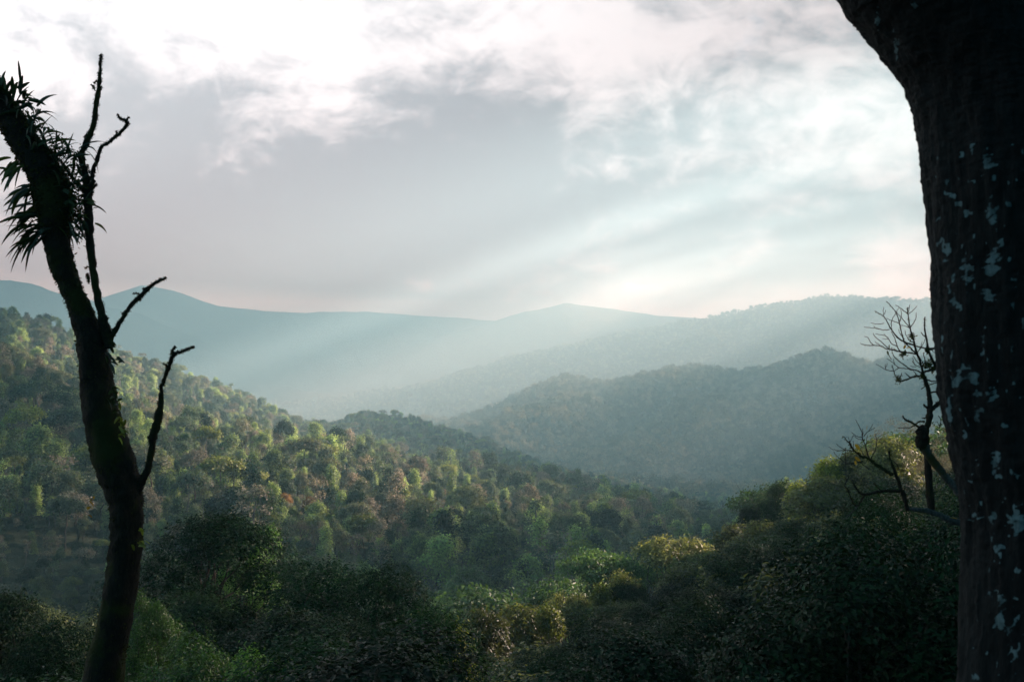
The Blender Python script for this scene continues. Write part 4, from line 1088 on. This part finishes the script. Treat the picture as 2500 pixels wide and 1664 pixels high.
# unseen trees added right of the view to shade the near slope
for i, (dist, az, h) in enumerate([(16, 44, 9), (22, 54, 11), (24, 66, 12), (17, 78, 11), (36, 50, 14), (38, 60, 15), (40, 70, 16), (34, 82, 15), (54, 56, 18), (58, 64, 19), (56, 74, 19), (70, 50, 20), (75, 58, 22)]):
    X = dist * math.sin(math.radians(az)); Y = dist * math.cos(math.radians(az))
    zg = float(ground(np.array([X]), np.array([Y]))[0])
    place_tree(['deep0', 'deep1', 'glossy1'][i % 3], (X, Y, zg), (h / 12 * .9, h / 12 * .9, (h + 3) / 12), i, 'unseen dark leafy tree added right of the view to shade the slope', 'shade trees added beyond the right picture edge')

# ------------------------------------------------------------------ added unseen cloud sheet, gaps shaped to place sun patches and beams
def shade_cloud_deck():
    alt = 4500.0
    shx, shy = SDIR.x / SDIR.z, SDIR.y / SDIR.z
    n = 420
    gx = np.linspace(-5000, 12000, n); gy = np.linspace(-2500, 14000, n)
    X, Y = np.meshgrid(gx, gy)            # where the shadow lands at height -60
    wx = X + 220 * fbm(X / 700, Y / 700, 4, 91); wy = Y + 220 * fbm(X / 700, Y / 700, 4, 95)
    def blob(cx, cy, rx, ry, rot=0.0):
        c, s = math.cos(rot), math.sin(rot)
        a = ((wx - cx) * c + (wy - cy) * s) / rx; b = (-(wx - cx) * s + (wy - cy) * c) / ry
        return 1 - (a * a + b * b)
    gap = np.full(X.shape, -1.0)
    for q in GAPS: gap = np.maximum(gap, blob(*q))
    sc_ = wx * math.cos(SUN_AZ) - wy * math.sin(SUN_AZ)        # position across the beams
    tc_ = wx * math.sin(SUN_AZ) + wy * math.cos(SUN_AZ)        # position along the beams
    st = fbm((tc_ - 300) / 360 + sc_ / 5200, sc_ / 6000 + 3.3, 2, 12) + 0.12 * pn(X / 900, Y / 1500, 44)
    far = np.minimum(np.minimum((9200 - wy) / 400, (wx + 1000 - 0.12 * (wy - 3500)) / 300), (wy - 2600 - 1.0 * np.clip(wx, -400, 900)) / 250)
    gap = np.maximum(gap, np.minimum(far, (st + STRIPE) * 4))
    hill = np.minimum(np.minimum((wy - 2050) / 250, (wx - 450) / 250), (pn(tc_ / 260, sc_ / 500, 71) - 0.22) * 3)
    gap = np.maximum(gap, hill)
    keep = gap < 0
    cx_ = X + shx * (alt + 60); cy_ = Y + shy * (alt + 60)
    thick = np.clip(-gap - 0.3, 0, 1) * 40 * (0.6 + 0.6 * fbm(X / 500, Y / 500, 4, 99))
    V1 = np.stack([cx_, cy_, alt + thick + 6], -1).reshape(-1, 3); V2 = np.stack([cx_, cy_, alt - thick * 0.35], -1).reshape(-1, 3)
    idx = np.arange(n * n).reshape(n, n)
    keep &= (cx_ > 0.55 * cy_)
    kq = (keep[:-1, :-1] & keep[1:, :-1] & keep[:-1, 1:] & keep[1:, 1:]).ravel()
    q = np.stack([idx[:-1, :-1], idx[:-1, 1:], idx[1:, 1:], idx[1:, :-1]], -1).reshape(-1, 4)[kq]
    m, g, out_ = new_mat('cloud')
    bs = g.node('ShaderNodeBsdfDiffuse'); bs.inputs[0].default_value = (0.85, 0.85, 0.85, 1); g.l.new(bs.outputs[0], out_.inputs[0])
    me = mesh_from('cloud', np.concatenate([V1, V2]), [np.concatenate([q, q[:, ::-1] + n * n])], [m], smooth=True)
    o = link('cloud', me); tag(o, 'unseen cloud sheet added beyond the right picture edge, gaps shaped to place sunlit patches', 'cloud', kind='structure')  # added blocker out of view, casts the shade around the sunlit patches
STRIPE = 0.04
GAPS = [ # centre x, y of the sunlit patch, radii, rotation
 (-135, 670, 265, 170, -0.15), (-85, 415, 105, 62, 0.1), (-330, 980, 360, 290, -0.3), (-640, 1400, 470, 250, 0.1),
 (-52, 68, 118, 58, 0.1),
]
shade_cloud_deck()

# ------------------------------------------------------------------ haze
XM = float(np.abs(XX).max())
def haze():
    x0, x1, y0, y1, z0, z1 = -XM - 400, XM + 400, -90, 13400, float(ZZ.min()) - 5, float(ZZ.max()) + 25
    V = np.array([(x, y, z_) for x in (x0, x1) for y in (y0, y1) for z_ in (z0, z1)], float)
    Q = [(0, 1, 3, 2), (4, 6, 7, 5), (0, 4, 5, 1), (2, 3, 7, 6), (0, 2, 6, 4), (1, 5, 7, 3)]
    m, g, out_ = new_mat('haze')
    pv = g.node('ShaderNodeVolumePrincipled')
    pv.inputs['Color'].default_value = (0.52, 0.88, 0.97, 1); pv.inputs['Density'].default_value = 0.000245
    pv.inputs['Anisotropy'].default_value = 0.25
    pv.inputs['Absorption Color'].default_value = (1, 1, 1, 1)
    g.l.new(pv.outputs[0], out_.inputs['Volume'])
    me = mesh_from('haze', V, [np.array(Q)], [m]); o = link('haze', me)
    tag(o, 'pale bluish haze filling the whole valley with sunbeams', 'haze', kind='stuff')
zt = ZZ.max(); print('terrain top', zt, 'bottom', ZZ.min(), 'xmax', np.abs(XX).max())
haze()
